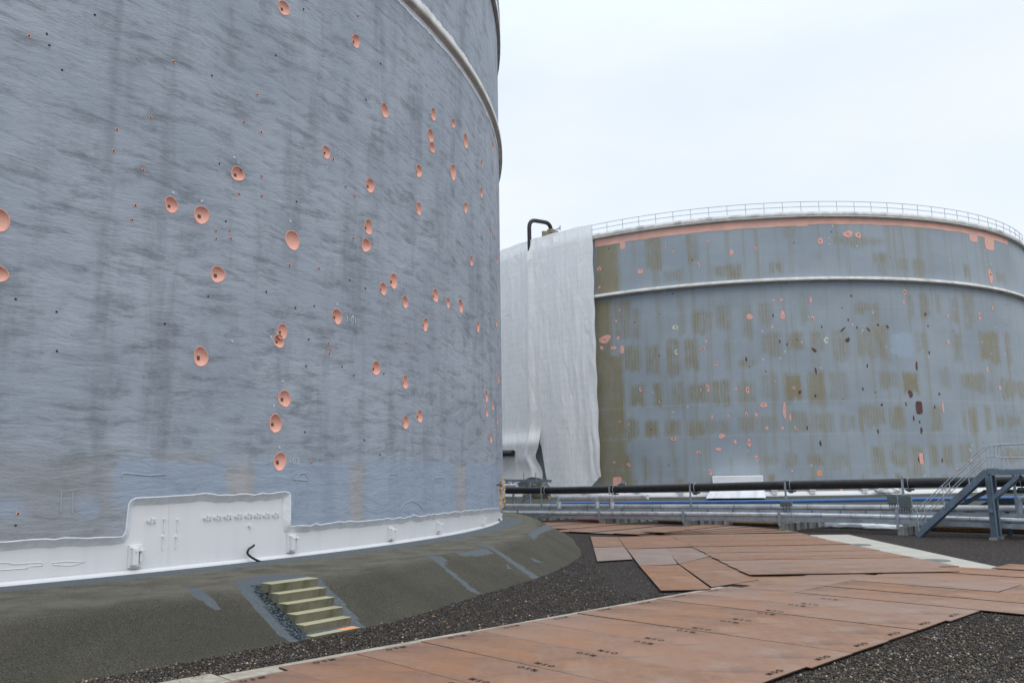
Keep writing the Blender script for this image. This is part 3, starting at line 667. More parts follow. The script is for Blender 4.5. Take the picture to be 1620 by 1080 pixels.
rights = {-2: 6.3, -1: 6.45, 0: 6.5, 1: 6.55, 2: 6.5, 3: 6.55}
for j in range(-3, 9):
    rx = ground(*{4: (1325, 1047), 5: (1383, 1026), 6: (1432, 1008), 7: (1482, 991), 8: (1531, 976)}[j]) if j >= 4 else None
    rr_ = (rx-RO).dot(RV) if rx is not None else rights.get(j, 6.4)
    g = rnd.uniform(.008, .02); l0 = rnd.uniform(-.03, .03) if j >= 0 else .34; e1 = 1.24 if j == 8 else 1.0
    c4 = [RD(j+g/PW, l0), RD(j+g/PW, rr_), RD(j+e1, rr_+rnd.uniform(-.03, .03)), RD(j+e1, l0+rnd.uniform(-.02, .02))]
    z = .034 + rnd.uniform(0, .005) + (.004 if j % 2 else 0)
    o = plate(c4, z, f'rusty lettered steel plate across the near road, {ORD[j+3]} row up from the bottom edge', 'steel plates across the near road')
    zt = z + .022 + .012
    mid = 3.29 + rnd.uniform(-.06, .06)
    if j >= 0:
        stencil(o, RD(j+.13, mid) + Vector((0, 0, zt)), RV); stencil(o, RD(j+.87, mid-.05) + Vector((0, 0, zt)), -RV)
    stencil(o, RD(j+.52, l0+.17) + Vector((0, 0, zt)), -DV); stencil(o, RD(j+.52, rr_-.19) + Vector((0, 0, zt)), DV)
# plates where the near road meets the road to the right
def rplate(k0, k1, l0, l1, z, label): return plate([RD(k0, l0), RD(k0, l1), RD(k1, l1), RD(k1, l0)], z, label, 'steel plates at the road junction')
GAP = .012
rplate(9.255, 12.6, .42, 2.02, .036, 'long rusty steel plate at the junction, running along the road beside the tilted plates')
rplate(9.7, 12.3, -1.1, .40, .012, 'narrow rusty steel plate at the junction wedged beside the tilted square plates')
for i, (k0, k1, l0, l1) in enumerate(((9.26, 10.35, 2.05, 8.1), (10.37, 11.42, 2.05, 8.2), (11.44, 12.72, 2.05, 6.0), (12.74, 13.9, 2.05, 8.0), (11.44, 12.72, 6.02, 12), (13.92, 15.1, 2.05, 8.0))):
    rplate(k0, k1, l0, l1, .035+.008*(i % 3), f'greyish rusty steel plate in the wide junction, {ORD[i]} row behind the last lettered plate')
rplate(9.285, 10.36, 8.12, 14, .05, 'rusty steel plate at the right edge of the photo bordering the dark gravel')
rplate(10.38, 11.43, 8.22, 14, .042, 'second rusty steel plate from the gravel at the right edge of the photo')
rplate(12.74, 13.9, 8.02, 14, .04, 'third rusty steel plate from the gravel at the right edge of the photo')
rplate(13.92, 15.05, 8.02, 14, .05, 'fourth rusty steel plate from the gravel at the right edge of the photo')
plate([(15.5, 27.75), (19.6, 23.2), (20.9, 24.2), (16.75, 28.85)], .085, 'raised rusty steel plate beside the pale concrete slabs at the right edge', 'steel plates at the road junction')
# far straight road
for i in range(12):
    y0 = 26.95 + i*1.53; y1 = y0 + 1.495; xl = lin(y0, (26.9, 31.5, 38, 42, 46), (7.38, 7.6, 7.95, 8.1, 8.0)) + rnd.uniform(-.03, .03)
    xr = lin(y0, (27, 29.8, 34.2, 39.8, 44.5), (15.0, 14.75, 14.9, 14.95, 15.3)) + rnd.uniform(-.06, .06); rot = rnd.uniform(-.015, .015); z = .064 + rnd.uniform(0, .012) + (.006 if i % 2 else 0)
    if i == 0: z = .082
    if i == 0: xr = 14.05
    plate([(xl, y0-rot*3), (xr, y0+rot*3), (xr, y1+rot*3), (xl, y1-rot*3)], z, f'rust brown plate across the far straight road, {ORD[i]} row behind its front edge', 'steel plates across the far road')
# fan round the bend
PV = Vector((8.0, 45.2, 0)); UR = Vector((.7304, -.683, 0)); NR = Vector((.683, .7304, 0))
for i in range(5):
    a = math.radians(4 + i*11); d = Vector((math.cos(a), math.sin(a), 0)); q = Vector((-d.y, d.x, 0)); L = (7.4, 7.3, 7.3, 7.4, 7.8)[i]
    plate([PV, PV+d*L, PV+d*L+q*1.75, PV+q*1.5], .09+.03*i, f'thin rusty steel plate fanned round the far road bend, {ORD[i]} one from the right', 'steel plates fanned round the bend')
for i in range(9):
    s = PV - UR*(i*1.6) - NR*.3; L = 8.4 if i < 5 else 6.5; off = NR*(0 if i < 5 else 1.9)
    plate([s+off, s+off+NR*L, s+off+NR*L-UR*1.58, s+off-UR*1.58], .052+.026*(i % 2), f'thin rusty steel plate on the road behind the near tank, {ORD[i]} one past the bend', 'steel plates behind the near tank')
# tilted square plates left of the far road
LP = {'P1': ([(978,849.4),(991,868),(1097,864.5),(1055,846.3)], 'brown orange steel plate at the top of the loose square plates by the gravel', .075),
 'P2': ([(991,867.4),(1012,894.6),(1072,892),(1053,866)], 'pale greyish square steel plate in the middle of the loose plates by the gravel', .06),
 'P3': ([(1051,866),(1074,892),(1126,879),(1094,864.5)], 'pale worn steel plate between the loose plates and the far road edge', .05),
 'P4': ([(1012,895),(1045.5,934.4),(1125,932),(1074,893)], 'bright rust orange square steel plate lying lowest on the dark gravel', .05),
 'P5': ([(1074,892),(1126,928),(1200,917),(1128,880)], 'long rusty steel plate sloping beside the bright orange square plate', .036),
 'P6': ([(934,848),(939,865),(988,864),(977.5,849)], 'rust orange steel plate nearest the embankment tip', .05),
 'P7': ([(939,865.5),(945,888),(1001,884.5),(988,864.5)], 'grey violet steel plate jutting onto the gravel near the embankment', .045)}
TN = {'P1': (.1, .5), 'P2': (.85, 0), 'P3': (.7, .1), 'P4': (0, .75), 'P5': (.15, .35), 'P6': (.1, .45), 'P7': (.9, 0)}
for k, (q, lab, z) in LP.items(): plate([ground(u, v, z) for u, v in q], z-.01, lab, 'loose steel plates by the gravel', .012, .022, TN[k])
# kerb
for i, (a, b_) in enumerate(((-8, -.62), (-.6, 3.0), (3.02, 9.2))):
    bx = MB(); lc = (-.1, -.08, -.06)[i]; p, q = RD(a, lc), RD(b_, lc); wd = (.95, .5, .42)[i]
    bx.bar(p+Vector((0, 0, -.082)), q+Vector((0, 0, -.082)), wd, .225); o = bx.build('kerb', M['kerb'], None, .01); tag(o, ['wider end of the concrete gutter edge at the photo bottom', 'concrete gutter edge along the near rusty plates', 'concrete gutter edge beside the far lettered plates'][i], 'kerb', kind='structure')
# pale concrete slabs
ax0, ax1 = Vector((16.12, 27.6, 0)), Vector((17.5, 44.4, 0)); axd = (ax1-ax0)/8; ac = Vector((-1, .06, 0)).normalized()
for i in range(8):
    a = ax0 + axd*i + axd*.004; b_ = ax0 + axd*(i+1) - axd*.006; bx = MB(); w = ac*3.1; th = Vector((0, 0, .16))
    zz = Vector((0, 0, .03 + rnd.uniform(0, .006))); vs = [a+zz, a+w+zz, b_+w+zz, b_+zz]; vs += [v_-th for v_ in vs]
    bx.add(vs, [(0, 3, 2, 1), (4, 5, 6, 7), (0, 1, 5, 4), (1, 2, 6, 5), (2, 3, 7, 6), (3, 0, 4, 7)]); o = bx.build('concrete_slab', M['slab'], None, .01)
    tag(o, f'pale concrete slab beside the rusty road, {ORD[i]} one from the right edge of the photo', 'concrete slab', 'pale concrete slabs beside the road')
for (u, v, lab) in ((1359.5, 861.5, 'dark round drain cover on the farther pale concrete slab'), (1480, 886, 'larger dark round drain cover on the nearer pale concrete slab')):
    p = ground(u, v, .038); bx = MB(); bx.tube([p, p+Vector((0, 0, .012))], .5, 24); bx.tube([p+Vector((0, 0, .012)), p+Vector((0, 0, .02))], .06, 8); o = bx.build('drain_cover', M['darkdisc'], None); tag(o, lab, 'drain cover')
# pebbles on the near gravel
def pebbles():
    N = 120000; u = nr.uniform(60, 1640, N); v = 1090 - (nr.random(N)**1.3)*235
    d = np.array([ray(a, b) for a, b in zip(u, v)]); t = -EYE/d[:, 2]; X, Y = d[:, 0]*t, d[:, 1]*t
    rx, ry = X-RO.x, Y-RO.y; k = rx*DV.x+ry*DV.y; l = rx*RV.x+ry*RV.y
    ok = (Y < 36) & (Y > 12)
    ok &= ~((l > -.3) & (l < 6.62) & (k < 15.5)); ok &= ~((k > 14.1) & (l > -.2)); ok &= ~((X > 2.9) & (Y > 23.6))
    deg = np.degrees(np.arctan2(X-T1[0], -(Y-T1[1]))); rad = np.hypot(X-T1[0], Y-T1[1]); ok &= rad > np.interp(deg, (40, 46, 51, 54, 59.5, 65.5, 74.6, 82, 90), (46.95, 46.95, 46.8, 46.8, 46, 45.7, 45, 44, 43.6)) - .12
    X, Y, dist = X[ok], Y[ok], Y[ok]; n = len(X); s = np.clip(nr.lognormal(-3.9, .3, n), .010, .04)
    base = np.array([(1, 0, 0), (-1, 0, 0), (0, 1, 0), (0, -1, 0), (0, 0, .7), (0, 0, -.7)], float); fa = np.array([(0, 2, 4), (2, 1, 4), (1, 3, 4), (3, 0, 4), (2, 0, 5), (1, 2, 5), (3, 1, 5), (0, 3, 5)])
    P = base[None]*(1+nr.normal(0, .22, (n, 6, 3))); th = nr.uniform(0, 6.28, n); c, s_ = np.cos(th)[:, None], np.sin(th)[:, None]
    x = P[..., 0]*c - P[..., 1]*s_*nr.uniform(.6, 1, n)[:, None]; y = P[..., 0]*s_ + P[..., 1]*c; V = np.stack([x, y, P[..., 2]], -1)*s[:, None, None]
    V[..., 0] += X[:, None]; V[..., 1] += Y[:, None]; V[..., 2] += (s*.4)[:, None]
    g = nr.random(n); L = np.where(g > .985, nr.uniform(.25, .45, n), np.where(g > .86, nr.uniform(.11, .2, n), nr.uniform(.016, .075, n))); w = nr.uniform(.0, .6, n)
    colr = np.stack([L*(1+w), L*(1+.2*w), L*(1-.5*w)], 1); colr = np.repeat(colr, 6, 0)
    F_ = (fa[None] + (np.arange(n)*6)[:, None, None]).reshape(-1, 3)
    o = np_mesh('gravel_stones', V.reshape(-1, 3), F_, M['pebble'], None, smooth=False, attrs={'tint': colr}); tag(o, 'loose dark gravel stones lying on the yard', 'gravel', kind='stuff')
pebbles()
# ================================================================== TANK 2
Z2 = 1.07; tank2 = empty('storage_tank', (T2[0], T2[1], Z2), 'far oil tank stripped to blue-grey paint with khaki scraped patches and pink primer', 'storage tank', 'oil storage tanks')
KH = [(942,367,980,466,.85),(1021,367,1047,424,.6),(1086,373,1104,411,.45),(1130,419,1174,441,.6),(1050,427,1082,448,.4),(944,474,972,800,.98),(972,474,998,536,.6),(1000,489,1013,536,.4),(1073,466,1083,533,.45),(1095,492,1125,526,.6),(1133,484,1155,518,.5),(1055,538,1075,590,.65),(1021,546,1043,590,.6),(987,546,1013,588,.65),(1083,536,1105,588,.65),(1147,536,1153,588,.4),(1174,487,1190,533,.35),(1169,568,1198,580,.5),
(944,560,990,768,1.0),(995,607,1021,645,.7),(1034,604,1047,645,.7),(1064,604,1081,643,.65),(1090,607,1120,638,.65),(1126,603,1155,638,.6),(1166,604,1195,635,.45),(983,664,1011,692,.65),(1020,664,1043,693.5,.7),(1052,664,1076,690,.65),(1087,666,1120,687,.6),(1122,664,1153,687,.5),(1170,658,1195,684,.5),(1018,721,1025,762,.6),(1042,721,1046,767,.6),(1069,721,1073,760,.5),(984,718,999,768,.8),(1155,721,1158,752,.5),(998,758,1008,767,.9),(1070,756,1082,767,.9),
(1200,479,1221,513,.5),(1265,463,1278,512,.35),(1352,479,1390,494,.6),(1379,492,1390,515,.5),(1381,515,1407,567,.55),(1205,528,1234,559,.5),(1247,527,1271,550,.7),(1283,523,1304,559,.5),(1317,523,1342,570,.4),(1355,518,1381,567,.4),(1437,468,1445,500,.5),(1455,466,1471,502,.5),(1481,466,1488,500,.4),(1505,471,1516,512,.45),(1524,466,1540,518,.45),(1550,525,1581,572,.7),(1591,528,1599,575,.6),(1508,528,1521,567,.45),(1449,525,1469,559,.3),
(1381,402,1403,414,.6),(1387,414,1403,437,.35),(1218,414,1238,436,.6),(1283,402,1298,411,.4),(1418,409,1436,427,.4),(1444,411,1464,437,.4),(1525,417,1534,445,.55),(1576,430,1591,450,.45),(1314,375,1400,388,.45),(1241,354,1257,378,.3),
(1241,591,1269,635,.9),(1278,588,1306,638,.7),(1205,591,1231,632,.3),(1311,589,1342,632,.3),(1392,589,1420,612,.45),(1427,587,1454,625,.75),(1521,591,1560,617,.55),(1485,583,1503,612,.25),(1584,601,1620,628,.6),(1565,604,1571,622,.5),
(1359,643,1400,671,.6),(1359,643,1368,684,.6),(1407,644,1432,674,.6),(1472,645,1490,679,.6),(1533,648,1546,682,.65),(1523,648,1528,682,.5),(1558,643,1568,682,.6),(1285,653,1319,682,.4),(1249,651,1278,682,.45),(1203,656,1231,684,.3),(1330,656,1355,682,.35),(1576,658,1589,674,.6),(1594,658,1615,674,.55),
(1380,704,1400,754,.55),(1407,701,1433,734,.55),(1442,705,1462,754,.5),(1473,704,1484,736,.6),(1493,703,1508,739,.65),(1517,703,1537,731,.5),(1241,718,1263,736,.4),(1278,719,1304,736,.6),(1313,719,1342,739,.35),(1203,719,1231,736,.35),(1584,710,1620,728,.5),
(1215,752,1228,761,.95),(1278,753,1288,761,.95),(1361,752,1371,758,.95),(1415,750,1427,757,.95),(1490,750,1500,756,.9),(944,771,1700,800,.97)]
ph = np.arange(math.radians(-85), math.radians(55), .13/R); zz = np.arange(Z2-.2, ZTOP, .15); zz = np.append(zz, ZTOP)
PHI, ZZ = np.meshgrid(ph, zz, indexing='ij'); S = PHI*R; paint = np.zeros(PHI.shape + (3,))
def boxm(u0, v0, u1, v1, soft):
    um, vm = (u0+u1)/2, (v0+v1)/2; a, b_ = hit(u0, vm, T2)[0]*R, hit(u1, vm, T2)[0]*R; zt, zb = hit(um, v0, T2)[1], hit(um, v1, T2)[1]
    # drooping, uneven lower edge as left by a scraper
    wob = .12*np.sin(S*3.1 + u0) + .1*np.sin(S*7.7 + v0) + .25*np.sin(S*1.3+u0*.7)
    sm = lambda x: np.clip(x/soft+.5, 0, 1)
    return sm(S-a)*sm(b_-S)*sm(ZZ-zb+wob)*sm(zt+wob*.4-ZZ)
for u0, v0, u1, v1, k in KH: paint[..., 0] = np.maximum(paint[..., 0], boxm(u0, v0, u1, v1, .45)*min(k*1.25+.1, 1))
for b_ in ((1413, 528, 1444, 559), (1404, 550, 1444, 561)): paint[..., 1] = np.maximum(paint[..., 1], boxm(*b_, .3)*.6)
for wz in (3.93, 7.19, 10.46, 13.7, 16.95, 20.2, 26.6): paint[..., 2] = np.maximum(paint[..., 2], np.exp(-((ZZ-wz)/.06)**2)*(1.0 if wz < 12 else .45))
V = np.stack([T2[0]+R*np.sin(PHI), T2[1]-R*np.cos(PHI), ZZ], -1).reshape(-1, 3); n, m_ = PHI.shape
ii, jj = np.meshgrid(np.arange(n-1), np.arange(m_-1), indexing='ij'); q = (ii*m_+jj).ravel(); fs = np.stack([q, q+m_, q+m_+1, q+1], 1)
V2, f2, uv2 = ring(T2, np.linspace(ph[-1], ph[0]+math.tau, 140), [(R, Z2-.2), (R, 15), (R, ZTOP)])
np_mesh('shell', np.concatenate([V, V2]), np.concatenate([fs, f2+len(V)]), M['tank2'], tank2, uv=np.concatenate([np.stack([S.ravel(), ZZ.ravel()], 1), uv2]), attrs={'paint': np.concatenate([paint.reshape(-1, 3), np.zeros((len(V2), 3))])})
closed_ring('wind_girder', T2, [(R-.02, 23.0), (R+.5, 23.0), (R+.5, 23.06), (R+.46, 23.28), (R-.02, 23.32)], M['rim'], tank2)
closed_ring('girder_shelf', T2, [(R-.02, 22.86), (R+.62, 22.94), (R+.62, 22.985), (R-.02, 22.985)], M['girder'], tank2)
closed_ring('rim', T2, [(R-.2, ZTOP-.42), (R+.32, ZTOP-.42), (R+.28, ZTOP+.06), (R-.2, ZTOP+.06)], M['rim'], tank2)
closed_ring('rim_angle', T2, [(R-.02, ZTOP-.6), (R+.4, ZTOP-.52), (R+.4, ZTOP-.44), (R-.02, ZTOP-.44)], M['girder'], tank2)
Vd, fd, ud = ring(T2, FULL, [(R-.1, 28.3), (.01, 28.8)], True); np_mesh('unseen_roof', Vd, fd, M['rim'], tank2)  # unseen closing disc, added so no light passes through the tank
closed_ring('base_ring', T2, [(R-.02, Z2-.3), (R+.3, Z2-.3), (R+.3, Z2+.05), (R+.05, Z2+.42), (R-.02, Z2+.42)], M['white'], tank2)
railing(tank2, T2, [math.radians(-62) + i*1.9/R for i in range(42)], ZTOP+.06, M['railgalv'], 1.15, R+.05, .032)
def surf_poly(parent, c, L, name, mat, rad):
    """L: polygon in (s, z); fan about its centre"""
    cs, cz = sum(a for a, _ in L)/len(L), sum(b for _, b in L)/len(L); L = [(cs, cz)] + L; n = len(L)-1
    V = np.array([list(cyl(c, a/R, b_, rad)) for a, b_ in L]); return np_mesh(name, V, [[0, 1+k, 1+(k+1) % n] for k in range(n)], mat, parent)
def blob(u, v, ru, rv, mat, name, rad, rect=False, ang=0.0):
    p, z = hit(u, v, T2); d = (cyl(T2, p, z)-Vector((0, 0, EYE))).length/F
    pe = abs(hit(u+1, v, T2)[0]-hit(u-1, v, T2)[0])*R/2
    a0 = rnd.uniform(0, 6); L = []
    for k in range(16):
        a = k*math.tau/16; x, y = math.cos(a), math.sin(a)
        if rect: e = 1/max(abs(x), abs(y)); x, y = x*min(e, 1.25), y*min(e, 1.25)
        w = 1 + (.14*math.sin(2*a+a0) + .1*math.sin(3*a+a0*2) if not rect else rnd.gauss(0, .02)); x, y = x*w*ru, y*w*rv
        x, y = x*math.cos(ang)-y*math.sin(ang), x*math.sin(ang)+y*math.cos(ang)
        L.append((p*R + x*pe, z + y*d*1.02))
    return surf_poly(tank2, T2, L, name, mat, rad)
PRM = [(948,425.5,3,3.5),(948,454.5,2,2.5),(1013.3,429.4,4.5,3.5,1),(1051.7,388.7,2,3),(1118.9,381,2,2),(1157.2,399.8,3,5),(1105,419.3,2.5,3),(1194.8,394,2.5,2.5),(1065,397.5,1.5,1.5),(980,490.6,2,1.5),(975,507.4,1.6,2),(957,536.5,10,6),(952,550,3,3),(971,550,4.3,3),(984.6,552.8,3,6,1),(978.3,534.6,2.5,3.5),(1185.8,501,5.5,4),(1117,539.8,2.5,2),(1112.6,551.5,2,3.5),(1132.6,575.3,2.5,3.5),
(1013.3,615.7,2,3.5),(1119.9,613.7,2.5,5.5),(1182.6,617,2.5,6),(1164.5,615,1.8,2.5),(1181,655.4,2.5,3.5),(1196.6,656,2,3),(1126.6,659,1.6,3),(1152.3,657.7,2,1.5),(1065.5,694,4.3,3),(1141.7,689.6,4.5,4),(1163.2,698.7,2,3.5),(1185.2,700,3,5.5),(1136.8,710,4.3,2.2,1),(1104.6,715.8,3,3),(1197,724.4,2.5,4.5),(1124,746.7,3,4),(995.2,734.5,2.7,3),(972,731,1.5,1.5),(981,666.3,1.5,1.5),
(1341.3,370.3,8.8,4.4),(1357.6,372,4,5),(1297.7,381.4,5,4.2),(1566.9,436.9,3.5,9.5),(1431.3,461.8,2.5,4),(1429.2,478.4,1.8,2),(1238,498.4,3.3,7.5),(1236,474.2,2.6,2.6),(1223.9,475.3,2,2),(1282.5,474.2,1.8,5),(1285.8,503.5,2.3,4),(1221.8,517.3,1.6,3),(1550,500,2,5),(1500,541,1.8,2.8),(1570,487,1.5,3),(1499.5,500,1.5,3),
(1208.3,640.4,5,4),(1241,649.4,3,11),(1250,659.8,1.6,5),(1213.7,676.7,1.6,3),(1238,676.7,1.8,3),(1261,680.6,2,2.5),(1255,613.7,2.5,2.5),(1491.7,644.3,1.8,7),(1561.7,585,1.5,4.5),(1582,613,2,3),(1513.7,743.6,2,3),(1331,774,3,1.8),(1461.3,775,1.8,2),(1536.5,728.5,1.5,2.5),(1457.5,725,3.3,8,1)]
for q in PRM:
    rect = len(q) > 4; o = blob(*q[:4], M['primer'], 'primer_patch', R+.02, rect)
    if q[2] >= 2 and q[3] >= 2.5 and rnd.random() < .65 and not rect: blob(q[0]+rnd.uniform(-.6, .6), q[1]+rnd.uniform(-1, 1)*q[3]*.3, 1.0, 1.1, M['rust'], 'rust_spot', R+.03).parent = o
blob(1296.4, 748, 4, 4.2, M['primerorange'], 'orange_primer_square', R+.02, True); blob(977, 767, 7.4, 12.5, M['primer'], 'pink_panel', R+.02, True)
for q in [(1288,553.6,4.5,2.4,-.5),(1340.8,537.8,4,3),(1333.5,521,1.4,5.2,-.9),(1373.7,521,1.3,4.2,.7),(1388.8,514,2.4,1.4,-.4),(1404,517,2,2.4,.4),(1341.8,506,1.3,2),(1355.6,518,1.2,2),(1346.5,468,1.6,1.6),(1223,499,1,3.6),(1300,517,1,2.5),(1233.5,540,1.2,2.5),(1245,544.7,1.3,2.4),(1463.7,497,1.3,2.8),(1468,515.7,1.2,1.5),(1470,557.5,1.5,2),(1180.6,568,1.7,3),(1290.7,586.7,1.6,5),(1372,578.4,1.3,2.6),(1450,578.7,1.9,6),(1265.3,620,2.5,3),(1290,625.9,1.8,2),(1365,615,1.3,2.6),(1440.3,623,3.8,5),(1454,644.5,5.3,9),(1486,623,1.5,2),(1395,640,1.8,2),(1433.3,639,1.2,2.6),(1445.5,661.4,1.5,3.5),(1457.5,680.6,1.8,5),(1389,682,1.4,3.4),(1277,676.7,1.3,3),(1298,701,1.6,4.7),(1454.8,667,1.2,2),(1478.7,643.5,1.2,2.6),(1490.6,728,1.3,3),(1457.5,725,5.5,7.2)]:
    blob(*q[:4], M['rust'], 'rust_patch', R+.012, q[0] == 1454, q[4] if len(q) > 4 else 0)
for q in [(1068,518,6,3),(1070,557,2.3,5),(1307,538,4,4.5),(1110,616,1.6,2),(1044,635,1.4,2.2)]:
    o = blob(*q, M['cream'], 'filler_patch', R+.02); blob(q[0]+1, q[1]-.5, 1.2, 1.1, M['rust'], 'rust_spot', R+.03).parent = o
# pink band under the rim, with tabs
pb0, pb1 = hit(941, 380, T2)[0], math.radians(40); L = np.linspace(pb0, pb1, 220); V = []
for p in L: V += [list(cyl(T2, p, ZTOP-.62, R+.015)), list(cyl(T2, p, ZTOP-1.42 + .02*math.sin(p*60) + .015*math.sin(p*173) + (.16 if p > -.02 else 0), R+.015))]
np_mesh('primer_band', np.array(V), np.array([(2*i, 2*i+2, 2*i+3, 2*i+1) for i in range(len(L)-1)]), M['primerband'], tank2)
for (u, v, ru, rv) in ((985, 386, 4, 8), (1539.5, 371, 6.5, 10), (1565, 383, 7, 11)): blob(u, v, ru, rv, M['primerband'], 'primer_tab', R+.018, True)
for u in (1078, 1225, 1284.6, 1366.6, 1421, 1497, 1540, 1010):
    p, z = hit(u, 784, T2); q = cyl(T2, p, Z2+.72, R+.2); t = Vector((math.cos(p), math.sin(p), 0)); n = Vector((math.sin(p), -math.cos(p), 0)); b = MB()
    b.box(q, (.62, .4, .52), t, n, (0, 0, 1)); b.box(q + Vector((0, 0, -.42)), (.5, .3, .34), t, n, (0, 0, 1)); b.tube([q+n*.12+Vector((0, 0, .2)), q+n*.12+Vector((0, 0, .42))], .09, 8); b.build('anchor_chair', M['white'], tank2, .03)
V, f, uv = ring(T2, FULL, [(R-.3, Z2-.02), (R+1.2, Z2-.02), (R+2.2, Z2-.2), (R+4.5, -.1)], True); o = np_mesh('embankment', V, f, M['berm2'], None, loc=(T2[0], T2[1], 0)); tag(o, 'low greenish embankment under the far tank', 'embankment', kind='structure')
# ---- black gooseneck pipe under the netting and over the rim
pg, zg = hit(838, 400, T2, R+.55); nin = Vector((-math.sin(pg), math.cos(pg), 0)); A = cyl(T2, pg, 0, R+.55)
Ltop = ground; top = []
zt = on_plane(838, 347.5, (A.x, A.y), (A.x+1, A.y)).z
best = min(np.arange(.5, 12, .05), key=lambda d: abs(float(pix(np.array(A + nin*d + Vector((0, 0, 31.5))))[0]) - 872.5))
B = A + nin*best; zb = 31.6; z2 = None
for q in np.arange(30, 36, .05):
    if float(pix(np.array(B + Vector((0, 0, q))))[1]) > 353: z2 = q
path = arc_path([A+Vector((0, 0, 4.6)), A+Vector((0, 0, zt)), B+Vector((0, 0, z2 or zt)), B+Vector((0, 0, 31.2))], 1.1, 8)
zv = min(np.arange(28, 36, .05), key=lambda q: abs(float(pix(np.array(B + Vector((0, 0, q))))[1]) - 369)); BV = B + Vector((0, 0, zv - 31.0))
b = MB(); b.tube(path, .25, 14); gp = b.build('riser_pipe', M['black'], None); tag(gp, 'black gooseneck pipe climbing the far tank behind the white netting', 'pipe')
b = MB(); b.tube([BV+Vector((0, 0, 31.0)), BV+Vector((0, 0, 31.45))], .5, 12); b.tube([BV+Vector((-.9, 0, 30.9)), BV+Vector((.9, 0, 31.0))], .34, 10); b.box(BV+Vector((-.7, 0, 30.75)), (.9, .8, .9)); b.build('valve', M['brass'], gp)
b = MB(); b.tube([BV+Vector((.2, -.3, 31.2)), BV+Vector((1.1, -.3, 31.6))], .08, 6); b.box(BV+Vector((1.1, -.3, 31.6)), (.12, .5, .5)); b.build('valve_handle', M['galv'], gp)
# ---- netting
def netting(u0, u1, zbot, label, seed, tie=None):
    p0, p1 = hit(u0, 600, T2, R+.6)[0], hit(u1, 600, T2, R+.6)[0]; ns = int((p1-p0)*R/.16)+2; P = np.linspace(p0, p1, ns); zs = np.linspace(0, 1, 170)
    PP, Q = np.meshgrid(P, zs, indexing='ij'); S_ = PP*R; zb = zbot(PP); zt = 31.45 + .03*np.sin(S_*2.1)
    Zz = zb + (zt-zb)*Q; g = np.random.default_rng(seed)
    depth = .62 + 0*S_; low = np.clip((18-Zz)/16, 0, 1)
    for i in range(16):
        w = g.uniform(.5, 2.2); a = g.uniform(0, 6.3); tl = g.uniform(-.12, .12)
        depth = depth + (.008+.05*low)*np.sin(S_*w + a + Zz*tl*1.5)*g.uniform(.4, 1)
    for i in range(26):    # sharp creases
        s0 = g.uniform(p0, p1)*R; zc = g.uniform(3, 26); ln = g.uniform(2, 6); sl = g.uniform(-.12, .12)
        dd = S_ - s0 - sl*(Zz-zc); depth = depth + g.uniform(.05, .17)*np.exp(-np.abs(dd/.22))*np.exp(-((Zz-zc)/ln)**2)
    depth = depth + .4*np.exp(-((S_-pg*R)/.45)**2) * np.clip((31-Zz)/2, 0, 1)
    depth = np.maximum(depth, .28)
    SS = S_.copy()
    if tie:
        zt_, s_t = tie; k = np.exp(-((Zz-zt_)/1.0)**2); SS = S_ + (s_t-S_)*k*.18; depth = depth + k*.3 + .4*np.exp(-((Zz-zt_-1.6)/1.0)**2)
    edge = .05*np.sin(Zz*1.7+seed); SS = SS + edge*np.clip((S_-S_.min())/(S_.max()-S_.min()), 0, 1)
    rad = R + depth; V = np.stack([T2[0]+rad*np.sin(SS/R), T2[1]-rad*np.cos(SS/R), Zz], -1).reshape(-1, 3); n, m_ = PP.shape
    ii, jj = np.meshgrid(np.arange(n-1), np.arange(m_-1), indexing='ij'); q = (ii*m_+jj).ravel()
    loc = cyl(T2, (p0+p1)/2, float(zb.min()), R+.6)
    o = np_mesh('netting_sheet', V, np.stack([q, q+m_, q+m_+1, q+1], 1), M['net'], None, loc=loc, uv=np.stack([S_.ravel(), Zz.ravel()], 1)); tag(o, label, 'netting', 'white netting sheets on the far tank')
sR0 = hit(862, 760, T2, R+.6)[0]
def zb_right(P):
    a, b_ = hit(856, 700, T2, R+.6)[0], hit(945, 700, T2, R+.6)[0]; t = np.clip((P-a)/(b_-a), 0, 1); return np.where(t < .1, 7.0 - t*45, np.interp(t, (.1, .35, .6, .85, 1), (2.5, .9, .7, 2.0, 3.2)))
netting(852, 944.5, zb_right, 'wide white netting sheet hanging down the far tank beside the bare painted wall', 3)
netting(740, 855, lambda P: 2.9 + .4*np.sin(P*R*.9), 'white netting sheet tied in at the bottom beside the near tank edge', 8, (5.6, hit(826, 735, T2, R+.6)[0]*R))
b = MB(); q0 = cyl(T2, hit(801, 716, T2, R+1.3)[0], hit(801, 716.5, T2, R+1.3)[1], R+1.3); q1 = cyl(T2, hit(812, 716, T2, R+1.3)[0], hit(812, 716.5, T2, R+1.3)[1], R+1.3); b.tube([q0 + (q0-q1)*2.5, q1], .36, 12); o = b.build('drain_pipe', M['black'], None); tag(o, 'short black pipe end poking out of the tied netting by the near tank', 'pipe')
